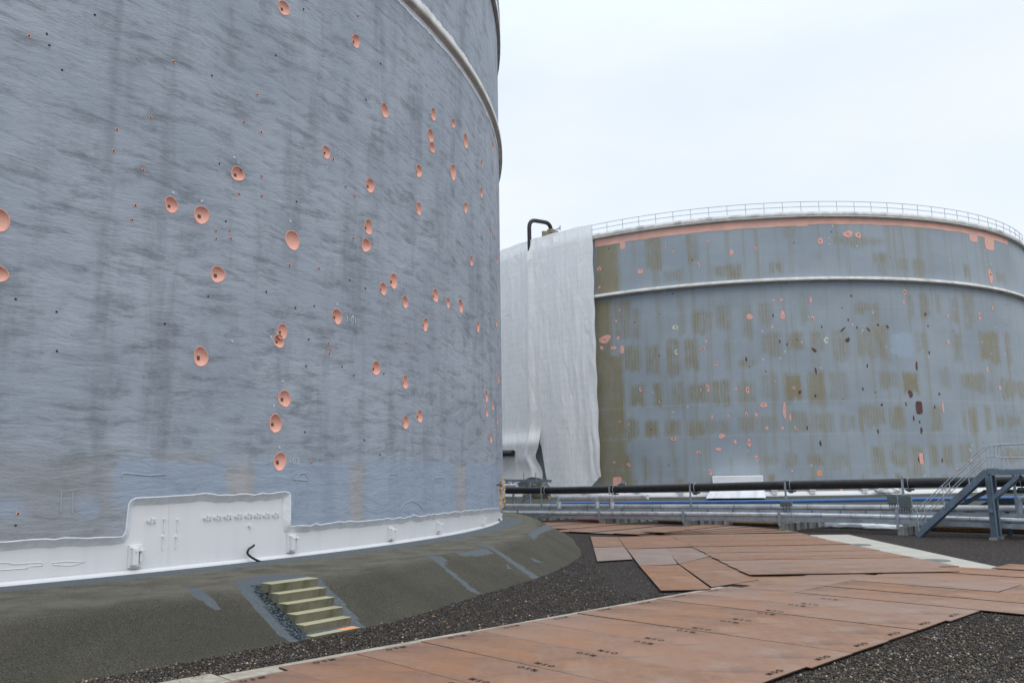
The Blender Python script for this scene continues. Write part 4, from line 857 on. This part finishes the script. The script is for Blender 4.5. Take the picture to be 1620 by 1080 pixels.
# ---- white sheet cover and bag at the far tank's foot
def cover():
    R_ = R+2.0; pa, za = hit(1127, 753, T2, R_); pb, zb = hit(1207, 753, T2, R_); pc, zc = hit(1117, 794, T2, R_+.9); pd, zd = hit(1212, 793, T2, R_+.9); V = []; nx, nz = 40, 26
    for j in range(nz+1):
        t = j/nz
        for i in range(nx+1):
            s = i/nx; a = pa+(pb-pa)*s; c_ = pc+(pd-pc)*s; k = max(0, (t-.3)/.7); p = a+(c_-a)*k**1.3; z = za + (max(zc, Z2-.1)-za)*t; fold = .09*k*math.sin(s*23) + .06*k*math.sin(s*41+t*4) + .015*math.sin(s*60+t*17)
            V.append(list(cyl(T2, p, z, R_ + .9*k + fold)))
    f = [(j*(nx+1)+i, j*(nx+1)+i+1, (j+1)*(nx+1)+i+1, (j+1)*(nx+1)+i) for j in range(nz) for i in range(nx)]; base = len(V)
    # top sheet and the side panels back to the tank
    for i in range(nx+1): V.append(list(cyl(T2, pa+(pb-pa)*i/nx, za+.02, R+.1)))
    f += [(i, base+i, base+i+1, i+1) for i in range(nx)]
    for side in (0, nx):
        b2 = len(V)
        for j in range(nz+1): V.append(list(cyl(T2, pa if side == 0 else pb, V[j*(nx+1)][2], R+.1)))
        f += [(j*(nx+1)+side, b2+j, b2+j+1, (j+1)*(nx+1)+side) for j in range(nz)]
    o = np_mesh('sheet_cover', np.array(V), [list(q) for q in f], M['tarp'], None, loc=cyl(T2, (pa+pb)/2, Z2, R_)); tag(o, 'white sheet draped over a boxy opening at the far tank foot', 'sheet cover')
cover()
p, z = hit(1404, 781, T2, R+1.0); q = cyl(T2, p, Z2+.05, R+1.0); bm = bmesh.new(); bmesh.ops.create_icosphere(bm, subdivisions=4, radius=1)
for v_ in bm.verts:
    c_ = v_.co.copy(); w = 1 + .1*math.sin(c_.x*7+1) + .09*math.sin(c_.y*9+c_.z*6) + .05*math.sin(c_.z*14+c_.x*11); v_.co = Vector((c_.x*1.1*w, c_.y*.55*w, max(c_.z, -.6)*.52*w + .38))
me = bpy.data.meshes.new('bag'); bm.to_mesh(me); bm.free(); [setattr(f_, 'use_smooth', True) for f_ in me.polygons]; o = link_mesh('plastic_bag', me, M['tarp'], None, q); tag(o, 'crumpled white plastic bag at the far tank foot behind the blue hose', 'bag')
# ================================================================== PIPE RACK
P0 = Vector((5.69, 57.19, 0)); 
def OFF(o): a = P0 + NR*o; return (a.x, a.y), (a.x+UR.x, a.y+UR.y)
def RK(u, v, o): return on_plane(u, v, *OFF(o))
def prun(name, label, cat, o, px_, r, mat, n=14, extend=(6, 8), sub=10):
    L = [RK(u, v, o) for u, v in px_]; d0 = (L[0]-L[1]).normalized(); d1 = (L[-1]-L[-2]).normalized()
    L = [L[0]+d0*extend[0]] + L + [L[-1]+d1*extend[1]] if extend else L
    P = []
    for i in range(len(L)-1):
        for k in range(sub): P.append(L[i]+(L[i+1]-L[i])*k/sub)
    P.append(L[-1]); b = MB(); b.tube(P, r, n); ob = b.build(name, mat, None); tag(ob, label, cat); return ob
pz = prun('insulated_pipe', 'long black wrapped pipe carried highest along the rack', 'pipe', 1.0, [(802, 775.5), (895, 775.3), (1010, 773), (1240, 767.5), (1430, 764), (1620, 761)], .255, M['black'])
prun('steel_pipe', 'lowest silver pipe along the front of the rack', 'pipe', .16, [(802, 811), (1010, 811.8), (1240, 813.8), (1430, 817.5), (1600, 822.5)], .125, M['silver'])
prun('steel_pipe', 'thick pale pipe running behind the upper steel beam of the rack', 'pipe', 1.2, [(802, 800), (1010, 801), (1240, 801.5), (1400, 802.5), (1600, 804)], .15, M['palepipe'])
prun('steel_pipe', 'thin white pipe seen between the two steel beams of the rack', 'pipe', .75, [(802, 808.5), (1010, 808.6), (1240, 810.5), (1400, 812.5), (1600, 817)], .085, M['palepipe'])
prun('blue_hose', 'bright blue hose running along the rack behind the pale pipe', 'hose', 3.0, [(880, 796), (1010, 795), (1240, 793), (1400, 790.3), (1620, 787.5)], .11, M['blue'], extend=(.5, 6))
for i, o_ in enumerate((2.1, 3.7, 4.9)):  # mostly hidden pipes, added to shade the ground under the rack
    b = MB(); p = P0 + NR*o_ + Vector((0, 0, .66)); b.tube([p - UR*12, p + UR*28], .2, 14); o = b.build('steel_pipe', M['palepipe'], None); tag(o, f'mostly hidden pipe added to shade the ground under the rack, {ORD[i+1]} pipe back from the rack front', 'pipe')
def seams(oname, px_, o_, r, us):
    L = [RK(u, v, o_) for u, v in px_]; par = [q for q in COL.objects if q.get('label', '').startswith(oname)][0]
    for u in us:
        v = float(np.interp(u, [q[0] for q in px_], [q[1] for q in px_])); c_ = RK(u, v, o_); d_ = (L[-1]-L[0]).normalized(); b = MB(); b.tube([c_ - d_*.025, c_ + d_*.025], r, 14); b.build('seam_band', M['black'] if r > .2 else M['galv'], par)
seams('lowest silver', [(802, 811), (1010, 811.8), (1240, 813.8), (1430, 817.5), (1600, 822.5)], .16, .132, range(830, 1620, 47))
seams('thick pale', [(802, 800), (1010, 801), (1240, 801.5), (1400, 802.5), (1600, 804)], 1.2, .157, range(815, 1620, 58))
seams('long black', [(802, 775.5), (895, 775.3), (1010, 773), (1240, 767.5), (1430, 764), (1620, 761)], 1.0, .262, (833, 921, 1004, 1052, 1165, 1338, 1512))
b = MB()
for u, v in ((1066, 794.4), (1143, 793.9), (1044, 794.6)):
    c_ = RK(u, v, 3.0); b.tube([c_-UR*.3, c_+UR*.3], .1, 10)
o = b.build('hose_coupling', M['galv'], None); 
for ob in list(COL.objects):
    if ob.name.startswith('blue_hose'):
        o.parent = ob; o.location = o.location - ob.location
# rack steelwork
rack = empty('pipe_rack', (P0.x, P0.y, 0), 'galvanised steel pipe rack of two long beams and short posts', 'pipe rack')
def beam(nm, o, top, bot, mat, w=.1):
    T_ = [RK(u, v, o) for u, v in top]; B_ = [RK(u, v, o) for u, v in bot]; n = len(T_); d0 = (T_[0]-T_[1]).normalized()*6; d1 = (T_[-1]-T_[-2]).normalized()*8
    T_ = [T_[0]+d0]+T_+[T_[-1]+d1]; B_ = [B_[0]+d0]+B_+[B_[-1]+d1]; b = MB()
    for i in range(len(T_)-1):
        p, q = (T_[i]+B_[i])/2, (T_[i+1]+B_[i+1])/2; h = ((T_[i]-B_[i]).length + (T_[i+1]-B_[i+1]).length)/2; b.chan(p, q, h, w, NR, .012)
    b.build(nm, mat, rack)
beam('upper_beam', .3, [(802, 803.5), (1010, 804), (1240, 806), (1420, 808.5), (1600, 812)], [(802, 807), (1010, 808), (1240, 810.5), (1420, 812.5), (1600, 817)], M['galv'])
beam('lower_beam', .02, [(802, 814.5), (1010, 816), (1240, 818.5), (1430, 822), (1600, 828)], [(802, 817.5), (1010, 821), (1240, 825), (1430, 828.5), (1600, 836)], M['galv'])
SLX = [(947.4, 830), (1076, 835), (1230, 840), (1420, 846)]; names = ['far left', 'left middle', 'right middle', 'right']
for i, (u, v) in enumerate([(842, 824)] + SLX + [(1640, 853)]):
    g = ground(u, v); t = P0 + UR*((g-P0).dot(UR)); c_ = t + UR*.24
    b = MB(); L = 5.8; b.box(c_ + NR*(L/2) + Vector((0, 0, .2)), (.48, L, .44), UR, NR, (0, 0, 1)); o = b.build('concrete_sleeper', M['sleeper'], None, .02)
    tag(o, ['stained concrete sleeper under the pipes nearest the near tank', 'stained concrete sleeper under the pipes behind the loose plates', 'stained concrete sleeper under the pipes, third from the near tank', 'stained concrete sleeper under the pipes just left of the pale slabs', 'stained concrete sleeper under the junction boxes', 'concrete sleeper under the pipes beyond the steel stairway'][i], 'concrete sleeper', 'concrete sleepers under the pipe rack')
    b = MB(); q = t + UR*.08 - NR*.06; zt = RK(u+4, 804 if u < 1100 else 807, 0).z + .05
    b.box(q + Vector((0, 0, (zt+.3)/2)), (.16, .02, zt-.3), UR, NR); b.box(q - UR*.07 + NR*.06 + Vector((0, 0, (zt+.3)/2)), (.02, .12, zt-.3), UR, NR); b.build('post', M['galv'], rack)
for u in (870, 930, 985, 1033, 1120, 1160, 1200, 1285, 1330, 1370):   # small brackets on the beam
    c_ = RK(u, np.interp(u, (802, 1010, 1240, 1420), (805, 806, 808, 810.5)), .3); b = MB(); b.box(c_ - NR*.03, (.1, .05, .2), UR, NR); b.build('bracket', M['bluegrey'], rack)
# posts with clamps that carry the black pipe
for i, (u, vt) in enumerate(((856, 771), (964, 769.5), (1091.5, 766.5), (1242, 762), (1427.5, 757), (1604, 754))):
    yc = float(np.interp(u, (802, 895, 1010, 1240, 1430, 1620), (775.5, 775.3, 773, 767.5, 764, 761))); c_ = RK(u, yc, .72); zb = RK(u, np.interp(u, (802, 1240, 1430, 1620), (804, 806, 809, 813)), .72).z - .05
    e = empty('pipe_support', (c_.x, c_.y, zb), f'galvanised post clamping the black pipe, {ORD[i]} one from the near tank', 'pipe support', 'posts that carry the black pipe')
    zt = c_.z + .3; b = MB(); b.box(Vector((c_.x, c_.y, (zb+zt)/2)), (.13, .02, zt-zb), UR, NR); b.box(Vector((c_.x, c_.y, (zb+zt)/2)) - UR*.055 + NR*.05, (.02, .1, zt-zb), UR, NR); b.box(Vector((c_.x, c_.y, zt)) + NR*.3, (.14, .72, .02), UR, NR); b.build('post', M['galv'], e)
    k = c_ + UR*.26 + NR*.28; pts = [k + (NR*math.cos(a) + Vector((0, 0, 1))*math.sin(a))*.268 for a in np.linspace(-2.4, 5.55-.0, 22)]; b = MB()
    for a_, d_ in zip(pts[:-1], pts[1:]): b.bar(a_, d_, .07, .012, UR)
    b.build('clamp_strap', M['railgalv'], e)
    b = MB(); b.box(k - Vector((0, 0, .34)), (.34, .4, .1), UR, NR); b.box(k - Vector((0, 0, .4)) - NR*.1, (.12, .3, .1), UR, NR); b.build('pipe_shoe', M['dkbeam'], e)
# silver pipes with elbows
for i, (u0, u1, o_, yb, yh) in enumerate(((884.5, 946, .62, 804, 787.3), (945, 972, .56, 804, 786.5), (968.5, 1025, .5, 805, 786.3))):
    a, b_, c_ = RK(u0, yb, o_), RK(u0, yh, o_), RK(u1, yh-.6, o_); b_.x, b_.y = a.x, a.y; pth = arc_path([a, b_, c_], .45, 8); bb = MB(); bb.tube(pth, .16 if i else .18, 14)
    o = bb.build('elbow_pipe', M['silver'], None); tag(o, ['silver clad pipe rising into an elbow nearest the near tank', 'short silver clad elbow pipe in the middle of three', 'silver clad elbow pipe with the long free end on the right'][i], 'elbow pipe', 'silver elbow pipes on the rack')
    for k in (3, 6, 9):
        bb = MB(); d_ = (pth[k+1]-pth[k]).normalized() if k+1 < len(pth) else Vector((0, 0, 1)); bb.tube([pth[k]-d_*.015, pth[k]+d_*.015], (.16 if i else .18)+.012, 14); bb.build('seam_band', M['galv'], o)
# junction boxes
def jbox(u0, v0, u1, v1, label, nc):
    a = RK(u0, v0, .1); c_ = RK(u1, v1, .1); w = (c_-a).xy.length; cen = (a+c_)/2; h = a.z-c_.z; e = MB(); e.box(cen, (w, .16, h), UR, NR); o = e.build('junction_box', M['jbox'], None, .015); tag(o, label, 'junction box', 'grey junction boxes on the rack')
    e = MB(); e.box(cen - NR*.09, (w*.9, .02, h*.9), UR, NR); e.box(cen - NR*.105 + UR*w*.38 - Vector((0, 0, h*.35)), (.05, .02, .04), UR, NR); e.build('lid', M['jbox'], o, .006)
    for i in range(nc):
        p = cen + UR*w*((i+.5)/nc-.5)*.85 - Vector((0, 0, h/2)); e = MB(); e.tube([p, p-Vector((0, 0, .1))], .028, 8); e.tube([p-Vector((0, 0, .1)), p-Vector((0, 0, .3))+NR*.03], .016, 6); e.build('conduit', M['dkbeam'], o)
    e = MB(); e.box(cen + UR*w*.58 - Vector((0, 0, .15)), (.04, .05, h+.3), UR, NR); e.build('mounting_rail', M['galv'], o)
jbox(1403.5, 783, 1419, 796.5, 'smaller dark grey junction box left of the steel stairway', 5)
jbox(1421.7, 783.5, 1442, 803.7, 'larger dark grey junction box beside the steel stairway', 4)
jbox(1234.5, 793, 1252, 801, 'small dark grey junction box on the beam above the pale slabs', 3)
# valve on its stem behind the black pipe at left
b = MB(); q = RK(990, 780, 2.2); b.tube([q, q+Vector((0, 0, .75))], .05, 8); o = b.build('gate_valve', M['galv'], None); tag(o, 'small valve stem standing behind the black pipe beside the pink panel', 'valve')
b = MB(); c_ = q+Vector((0, 0, .55)); b.tube([c_ - UR*.55, c_ - UR*.1], .13, 10); b.tube([c_-UR*.35, c_-UR*.35+Vector((0, 0, .2))], .05, 6); b.build('valve_body', M['dkbeam'], o)
# pipe frame at the left behind the near tank
fr = empty('support_scaffold', tuple(RK(835, 812, 3.6).xy) + (0,), 'galvanised frame of posts and diagonal braces under the tied netting', 'pipe frame')
def bm_(nm, p, q, w, h, mat): b = MB(); b.chan(p, q, h, w, NR, .015) if abs((Vector(q)-Vector(p)).normalized().z) < .9 else b.box((p+q)/2, (w, w*.8, (q-p).length), UR, NR); b.build(nm, mat, fr)
bm_('top_beam', RK(770, 759.5, 3.6), RK(872.5, 760.5, 3.6), .12, .2, M['galv'])
for u in (812, 838): 
    a = RK(u, 761.5, 3.6); bm_('post', Vector((a.x, a.y, 0)), a, .16, .2, M['galv'])
bm_('brace', RK(822, 798, 3.7), RK(855, 762, 3.7), .08, .14, M['galv']); bm_('mid_beam', RK(780, 788, 3.6), RK(842, 788.5, 3.6), .08, .1, M['galv'])
for u in (829, 848):
    a = RK(u, 761.5, 3.6); b = MB(); b.box(a+Vector((0, 0, .35)), (.06, .05, .7), UR, NR); b.build('stub_post', M['galv'], fr)
b = MB(); b.tube([RK(770, 768.5, 3.2), RK(818, 768.5, 3.2)], .17, 12); o = b.build('steel_pipe', M['palepipe'], None); tag(o, 'short pale pipe end between the near tank edge and the netting frame', 'pipe')
b = MB(); c_ = RK(848, 767, 4.4)
for k in range(7): b.box(c_ + UR*rnd.uniform(-.9, .9) + NR*rnd.uniform(-.3, .3) + Vector((0, 0, rnd.uniform(-.25, .2))), (rnd.uniform(.3, .6), .4, rnd.uniform(.2, .5)), UR + NR*rnd.uniform(-.3, .3))
b.tube([c_-UR*1.3+Vector((0, 0, -.9)), c_+UR*1.4+Vector((0, 0, -.85))], .22, 12); b.tube([c_+UR*.3+Vector((0, 0, -.9)), c_+UR*.3+Vector((0, 0, .1))], .2, 12); o = b.build('valve_manifold', M['brass'], None); tag(o, 'grimy brown valve manifold at the foot of the white netting', 'valve')
# loose material lying behind the rack
for i, (u, v, o_, L, w, lab) in enumerate(((1064, 822.5, 4, 3.2, .5, 'pale timber planks on the ground behind the third concrete sleeper'), (1204, 826, 5, 5.2, .9, 'long pale timber planks on the ground left of the pale slabs'), (1540, 834, 5, 7, .8, 'pale timber planks on the ground behind the steel stairway'), (937, 821, 4.5, 3.6, .5, 'pink painted board on the ground behind the rack near the embankment'))):
    c_ = ground(u, v, .25); b = MB()
    for k in range(3): b.box(c_ + NR*(k*.4) + Vector((0, 0, .03*k)), (L*rnd.uniform(.85, 1), .3, .1), UR, NR)
    b.box(c_ + NR*.4 - Vector((0, 0, .14)), (L*.8, .5, .16), UR, NR)
    o = b.build('timber_planks', M['primer'] if i == 3 else M['timber'], None); tag(o, lab, 'timber')
for i, (u, v, L) in enumerate(((1322, 829.5, 1.7), (1352, 830, 3.0), (1398, 832.5, 2.6))):
    c_ = ground(u, v, .2); bm = bmesh.new(); bmesh.ops.create_icosphere(bm, subdivisions=3, radius=1)
    for v_ in bm.verts:
        q = v_.co.copy(); w = 1+.1*math.sin(q.x*9+i)+.08*math.sin(q.y*11+q.z*7); v_.co = UR*(q.x*L/2*w) + NR*(q.y*.45*w) + Vector((0, 0, max(q.z, -.75)*.2*w + .0))
    me = bpy.data.meshes.new('bundle'); bm.to_mesh(me); bm.free(); [setattr(f_, 'use_smooth', True) for f_ in me.polygons]
    o = link_mesh('wrapped_bundle', me, M['tarp'], None, c_ - Vector((0, 0, .05))); tag(o, ['small white wrapped bundle under the pipes beside the sleeper', 'longest white wrapped bundle under the pipes behind the pale slabs', 'white wrapped bundle under the junction boxes'][i], 'bundle', 'white wrapped bundles under the pipes')
# ================================================================== STEEL STAIRWAY
_a, _b = ground(1449, 847), ground(1589, 851); fa = P0 + UR*((_a-P0).dot(UR)) - NR*.95; fb = P0 + UR*((_b-P0).dot(UR)) - NR*.95; SD = (fb-fa).normalized(); SN = Vector((-SD.y, SD.x, 0)); SN = SN if SN.y > 0 else -SN
def SP(u, v, o=0): a = fa + SN*o; b_ = fb + SN*o; return on_plane(u, v, a.xy, b_.xy)
stair = empty('steel_stairway', tuple(fa), 'blue-grey steel stairway with galvanised handrails climbing over the pipes', 'stairway')
W_ = .68; lo, hi = SP(1452, 843), SP(1561, 745); lo.z = .13
run = (hi-lo); b_end = hi + SD*.35
for k in (0, W_):
    b = MB(); b.chan(lo + SN*k - run.normalized()*.1, hi + SN*k, .3, .09, SN if k == 0 else -SN, .016); b.chan(hi + SN*k - run.normalized()*.02, b_end + SN*k, .27, .09, SN if k == 0 else -SN, .016); b.build('stringer', M['bluegrey'], stair)
nst = 14
for i in range(nst):
    c_ = lo + run*((i+.6)/nst) + SN*(W_/2) + Vector((0, 0, .02)); b = MB(); b.box(c_, (.24, W_-.05, .03), SD, SN); b.box(c_ - SD*.12 - Vector((0, 0, .03)), (.012, W_-.05, .06), SD, SN); b.build('tread', M['dkbeam'], stair)
pz_ = hi.z + .06
b = MB(); e0 = Vector((hi.x, hi.y, pz_-.13)) + SD*.1
for k in (0, W_): b.chan(e0 + SN*k, e0 + SN*k + SD*9, .26, .1, SN if k == 0 else -SN, .016)
b.build('platform_beam', M['bluegrey'], stair); b = MB(); b.box(e0 + SD*4.5 + SN*(W_/2) + Vector((0, 0, .15)), (8.9, W_, .03), SD, SN); b.build('platform_deck', M['galv'], stair)
for q, k in ((fb, 0), (fb, W_), (fb+SD*6, 0), (fb+SD*6, W_)):
    p = Vector((q.x, q.y, .05)) + SN*k + SD*(-.1); b = MB(); b.ibeam(p, Vector((p.x, p.y, pz_-.27)), .25, .25, .02, SD); b.box(p + Vector((0, 0, .06)), (.36, .36, .03), SD, SN)
    for s_ in (1,): b.chan(Vector((p.x, p.y, pz_-1.35)) + SD*.05, Vector((p.x, p.y, pz_-.3)) + SD*1.25, .18, .07, SN, .014)
    b.build('support_post', M['bluegrey'], stair); b = MB(); b.box(p, (.42, .42, .12), SD, SN); b.build('footing', M['sleeper'], stair)
b = MB(); p = fb + SD*(-.1); b.box(Vector((p.x, p.y, 1.35)) - SN*.14, (.16, .06, .16), SD, SN); b.build('post_bracket', M['bluegrey'], stair)
up = Vector((0, 0, 1))
for k in (0, W_):
    off = SN*k; r_ = .024; hr = 1.08
    ts = [.02, .40, .76] if k == 0 else [.06, .44, .80]
    for t in ts + [1.03]:
        p = lo + run*min(t, 1) + off + SD*(max(t-1, 0)*3) + up*.1; b = MB(); b.tube([p, p + up*(hr+.02)], r_*.95, 8); b.build('handrail_post', M['railgalv'], stair)
    top0 = lo - run.normalized()*.02 + off + up*(hr+.1); A1 = hi + off + up*(hr+.1); end = Vector((A1.x, A1.y, pz_+hr+.12))
    pth = arc_path([top0, A1, end + SD*.45], .3, 5); b = MB(); b.tube(pth, r_, 8); b.build('handrail', M['railgalv'], stair)
    b = MB(); b.tube([top0 - up*.5, A1 - up*.5, end + SD*.45 - up*.58], r_*.9, 8); b.build('mid_rail', M['railgalv'], stair)
for k in (-.0, W_):
    off = SN*k; e1 = Vector((hi.x, hi.y, pz_)) + SD*.42 + off
    loop = arc_path([e1 + up*.55 + SD*9, e1 + up*.55, e1 + up*1.18, e1 + up*1.18 + SD*9], .2, 5); b = MB(); b.tube(loop, .026, 8); b.build('platform_rail', M['railgalv'], stair)
    for d_ in (.3, 1.3, 2.6, 4.4, 6.2, 8.0):
        b = MB(); p = e1 + SD*d_; b.box(p + up*.58, (.07, .012, 1.2), SD, SN); b.build('platform_post', M['railgalv'], stair)
# dark crossing frame beyond the stairway
cf = empty('crossing_frame', tuple(RK(1580, 812, 3.0).xy) + (0,), 'dark steel frame of sloping beams behind the stairway', 'steel frame')
def cb(nm, p, q, h=.2, m='dkbeam'): b = MB(); b.ibeam(p, q, h, .14, .016); b.build(nm, M[m], cf)
cb('sloping_beam', RK(1498, 813, 1.7), RK(1558, 778, 1.7)); cb('top_beam', RK(1556, 777.5, 1.7), RK(1690, 776, 1.7)); cb('sloping_beam', RK(1516, 818, 2.6), RK(1572, 791.5, 2.6)); cb('side_beam', RK(1568, 793, 1.9), RK(1690, 792, 1.9), .3)
for u in (1592, 1660):
    a = RK(u, 794, 1.9); b = MB(); b.box(Vector((a.x, a.y, a.z/2)), (.2, .2, a.z), UR, NR); b.build('post', M['dkbeam'], cf)
b = MB(); b.tube(arc_path([RK(1614, 826, .5), RK(1612, 787, .5), RK(1660, 786, .5)], .35, 6), .14, 12); o = b.build('elbow_pipe', M['galv'], None); tag(o, 'grey elbow pipe at the right edge behind the stairway post', 'elbow pipe')
# ================================================================== light, world, camera
w = bpy.data.worlds.new('World'); SC.world = w; w.use_nodes = True; t = w.node_tree; N = t.nodes; bg = N['Background']
SUN_EL, SUN_AZ = math.radians(52), math.radians(152)     # azimuth clockwise from +Y
sky = N.new('ShaderNodeTexSky'); sky.sky_type = 'NISHITA'; sky.sun_disc = False; sky.sun_elevation = SUN_EL; sky.sun_rotation = SUN_AZ
t.links.new(sky.outputs[0], bg.inputs[0]); bg.inputs[1].default_value = .1
tc = N.new('ShaderNodeTexCoord'); sp = N.new('ShaderNodeSeparateXYZ'); t.links.new(tc.outputs['Generated'], sp.inputs[0])
cmb = N.new('ShaderNodeMapping'); cmb.inputs['Scale'].default_value = (1.6, 1.6, 4.0); t.links.new(tc.outputs['Generated'], cmb.inputs[0])
nz = N.new('ShaderNodeTexNoise'); nz.inputs['Scale'].default_value = 1.1; nz.inputs['Detail'].default_value = 5; nz.inputs['Roughness'].default_value = .5; t.links.new(cmb.outputs[0], nz.inputs['Vector'])
cr = N.new('ShaderNodeValToRGB'); t.links.new(nz.outputs['Fac'], cr.inputs[0]); e = cr.color_ramp.elements; e[0].position = .36; e[0].color = (.775, .875, 1.0, 1); e[1].position = .64; e[1].color = (.92, .975, 1.035, 1)
gr = N.new('ShaderNodeMapRange'); t.links.new(sp.outputs[2], gr.inputs[0]); gr.inputs[1].default_value = .45; gr.inputs[2].default_value = 1.0; gr.inputs[3].default_value = 1.0; gr.inputs[4].default_value = 1.95
bg2 = N.new('ShaderNodeBackground'); t.links.new(cr.outputs[0], bg2.inputs[0]); t.links.new(gr.outputs[0], bg2.inputs[1])
mx = N.new('ShaderNodeMixShader'); mx.inputs[0].default_value = .9; t.links.new(bg.outputs[0], mx.inputs[1]); t.links.new(bg2.outputs[0], mx.inputs[2]); t.links.new(mx.outputs[0], N['World Output'].inputs[0])
ld = bpy.data.lights.new('sun', 'SUN'); ld.energy = .8; ld.angle = math.radians(35); ld.color = (1, .96, .9); lo_ = bpy.data.objects.new('sun', ld); COL.objects.link(lo_)
sd = Vector((math.sin(SUN_AZ)*math.cos(SUN_EL), math.cos(SUN_AZ)*math.cos(SUN_EL), math.sin(SUN_EL))); lo_.rotation_euler = sd.to_track_quat('Z', 'Y').to_euler(); lo_.location = (20, 0, 40)
cd = bpy.data.cameras.new('camera'); cam = bpy.data.objects.new('camera', cd); COL.objects.link(cam); SC.camera = cam
cd.sensor_fit = 'HORIZONTAL'; cd.sensor_width = 36; cd.lens = F/1620*36; cd.clip_end = 3000; cd.clip_start = .1
c_, s_ = math.cos(PITCH), math.sin(PITCH); fw = Vector((0, c_, s_)); up0 = Vector((0, -s_, c_)); rt = Vector((1, 0, 0)); k1, k2 = math.cos(ROLL), math.sin(ROLL)
ex = rt*k1 + up0*k2; ey = -rt*k2 + up0*k1
cam.matrix_world = Matrix(((ex.x, ey.x, -fw.x, 0), (ex.y, ey.y, -fw.y, 0), (ex.z, ey.z, -fw.z, EYE), (0, 0, 0, 1)))
SC.view_settings.view_transform = 'Standard'; SC.view_settings.look = 'None'; SC.view_settings.exposure = .1; SC.view_settings.gamma = 1
SC.cycles.transparent_max_bounces = 12
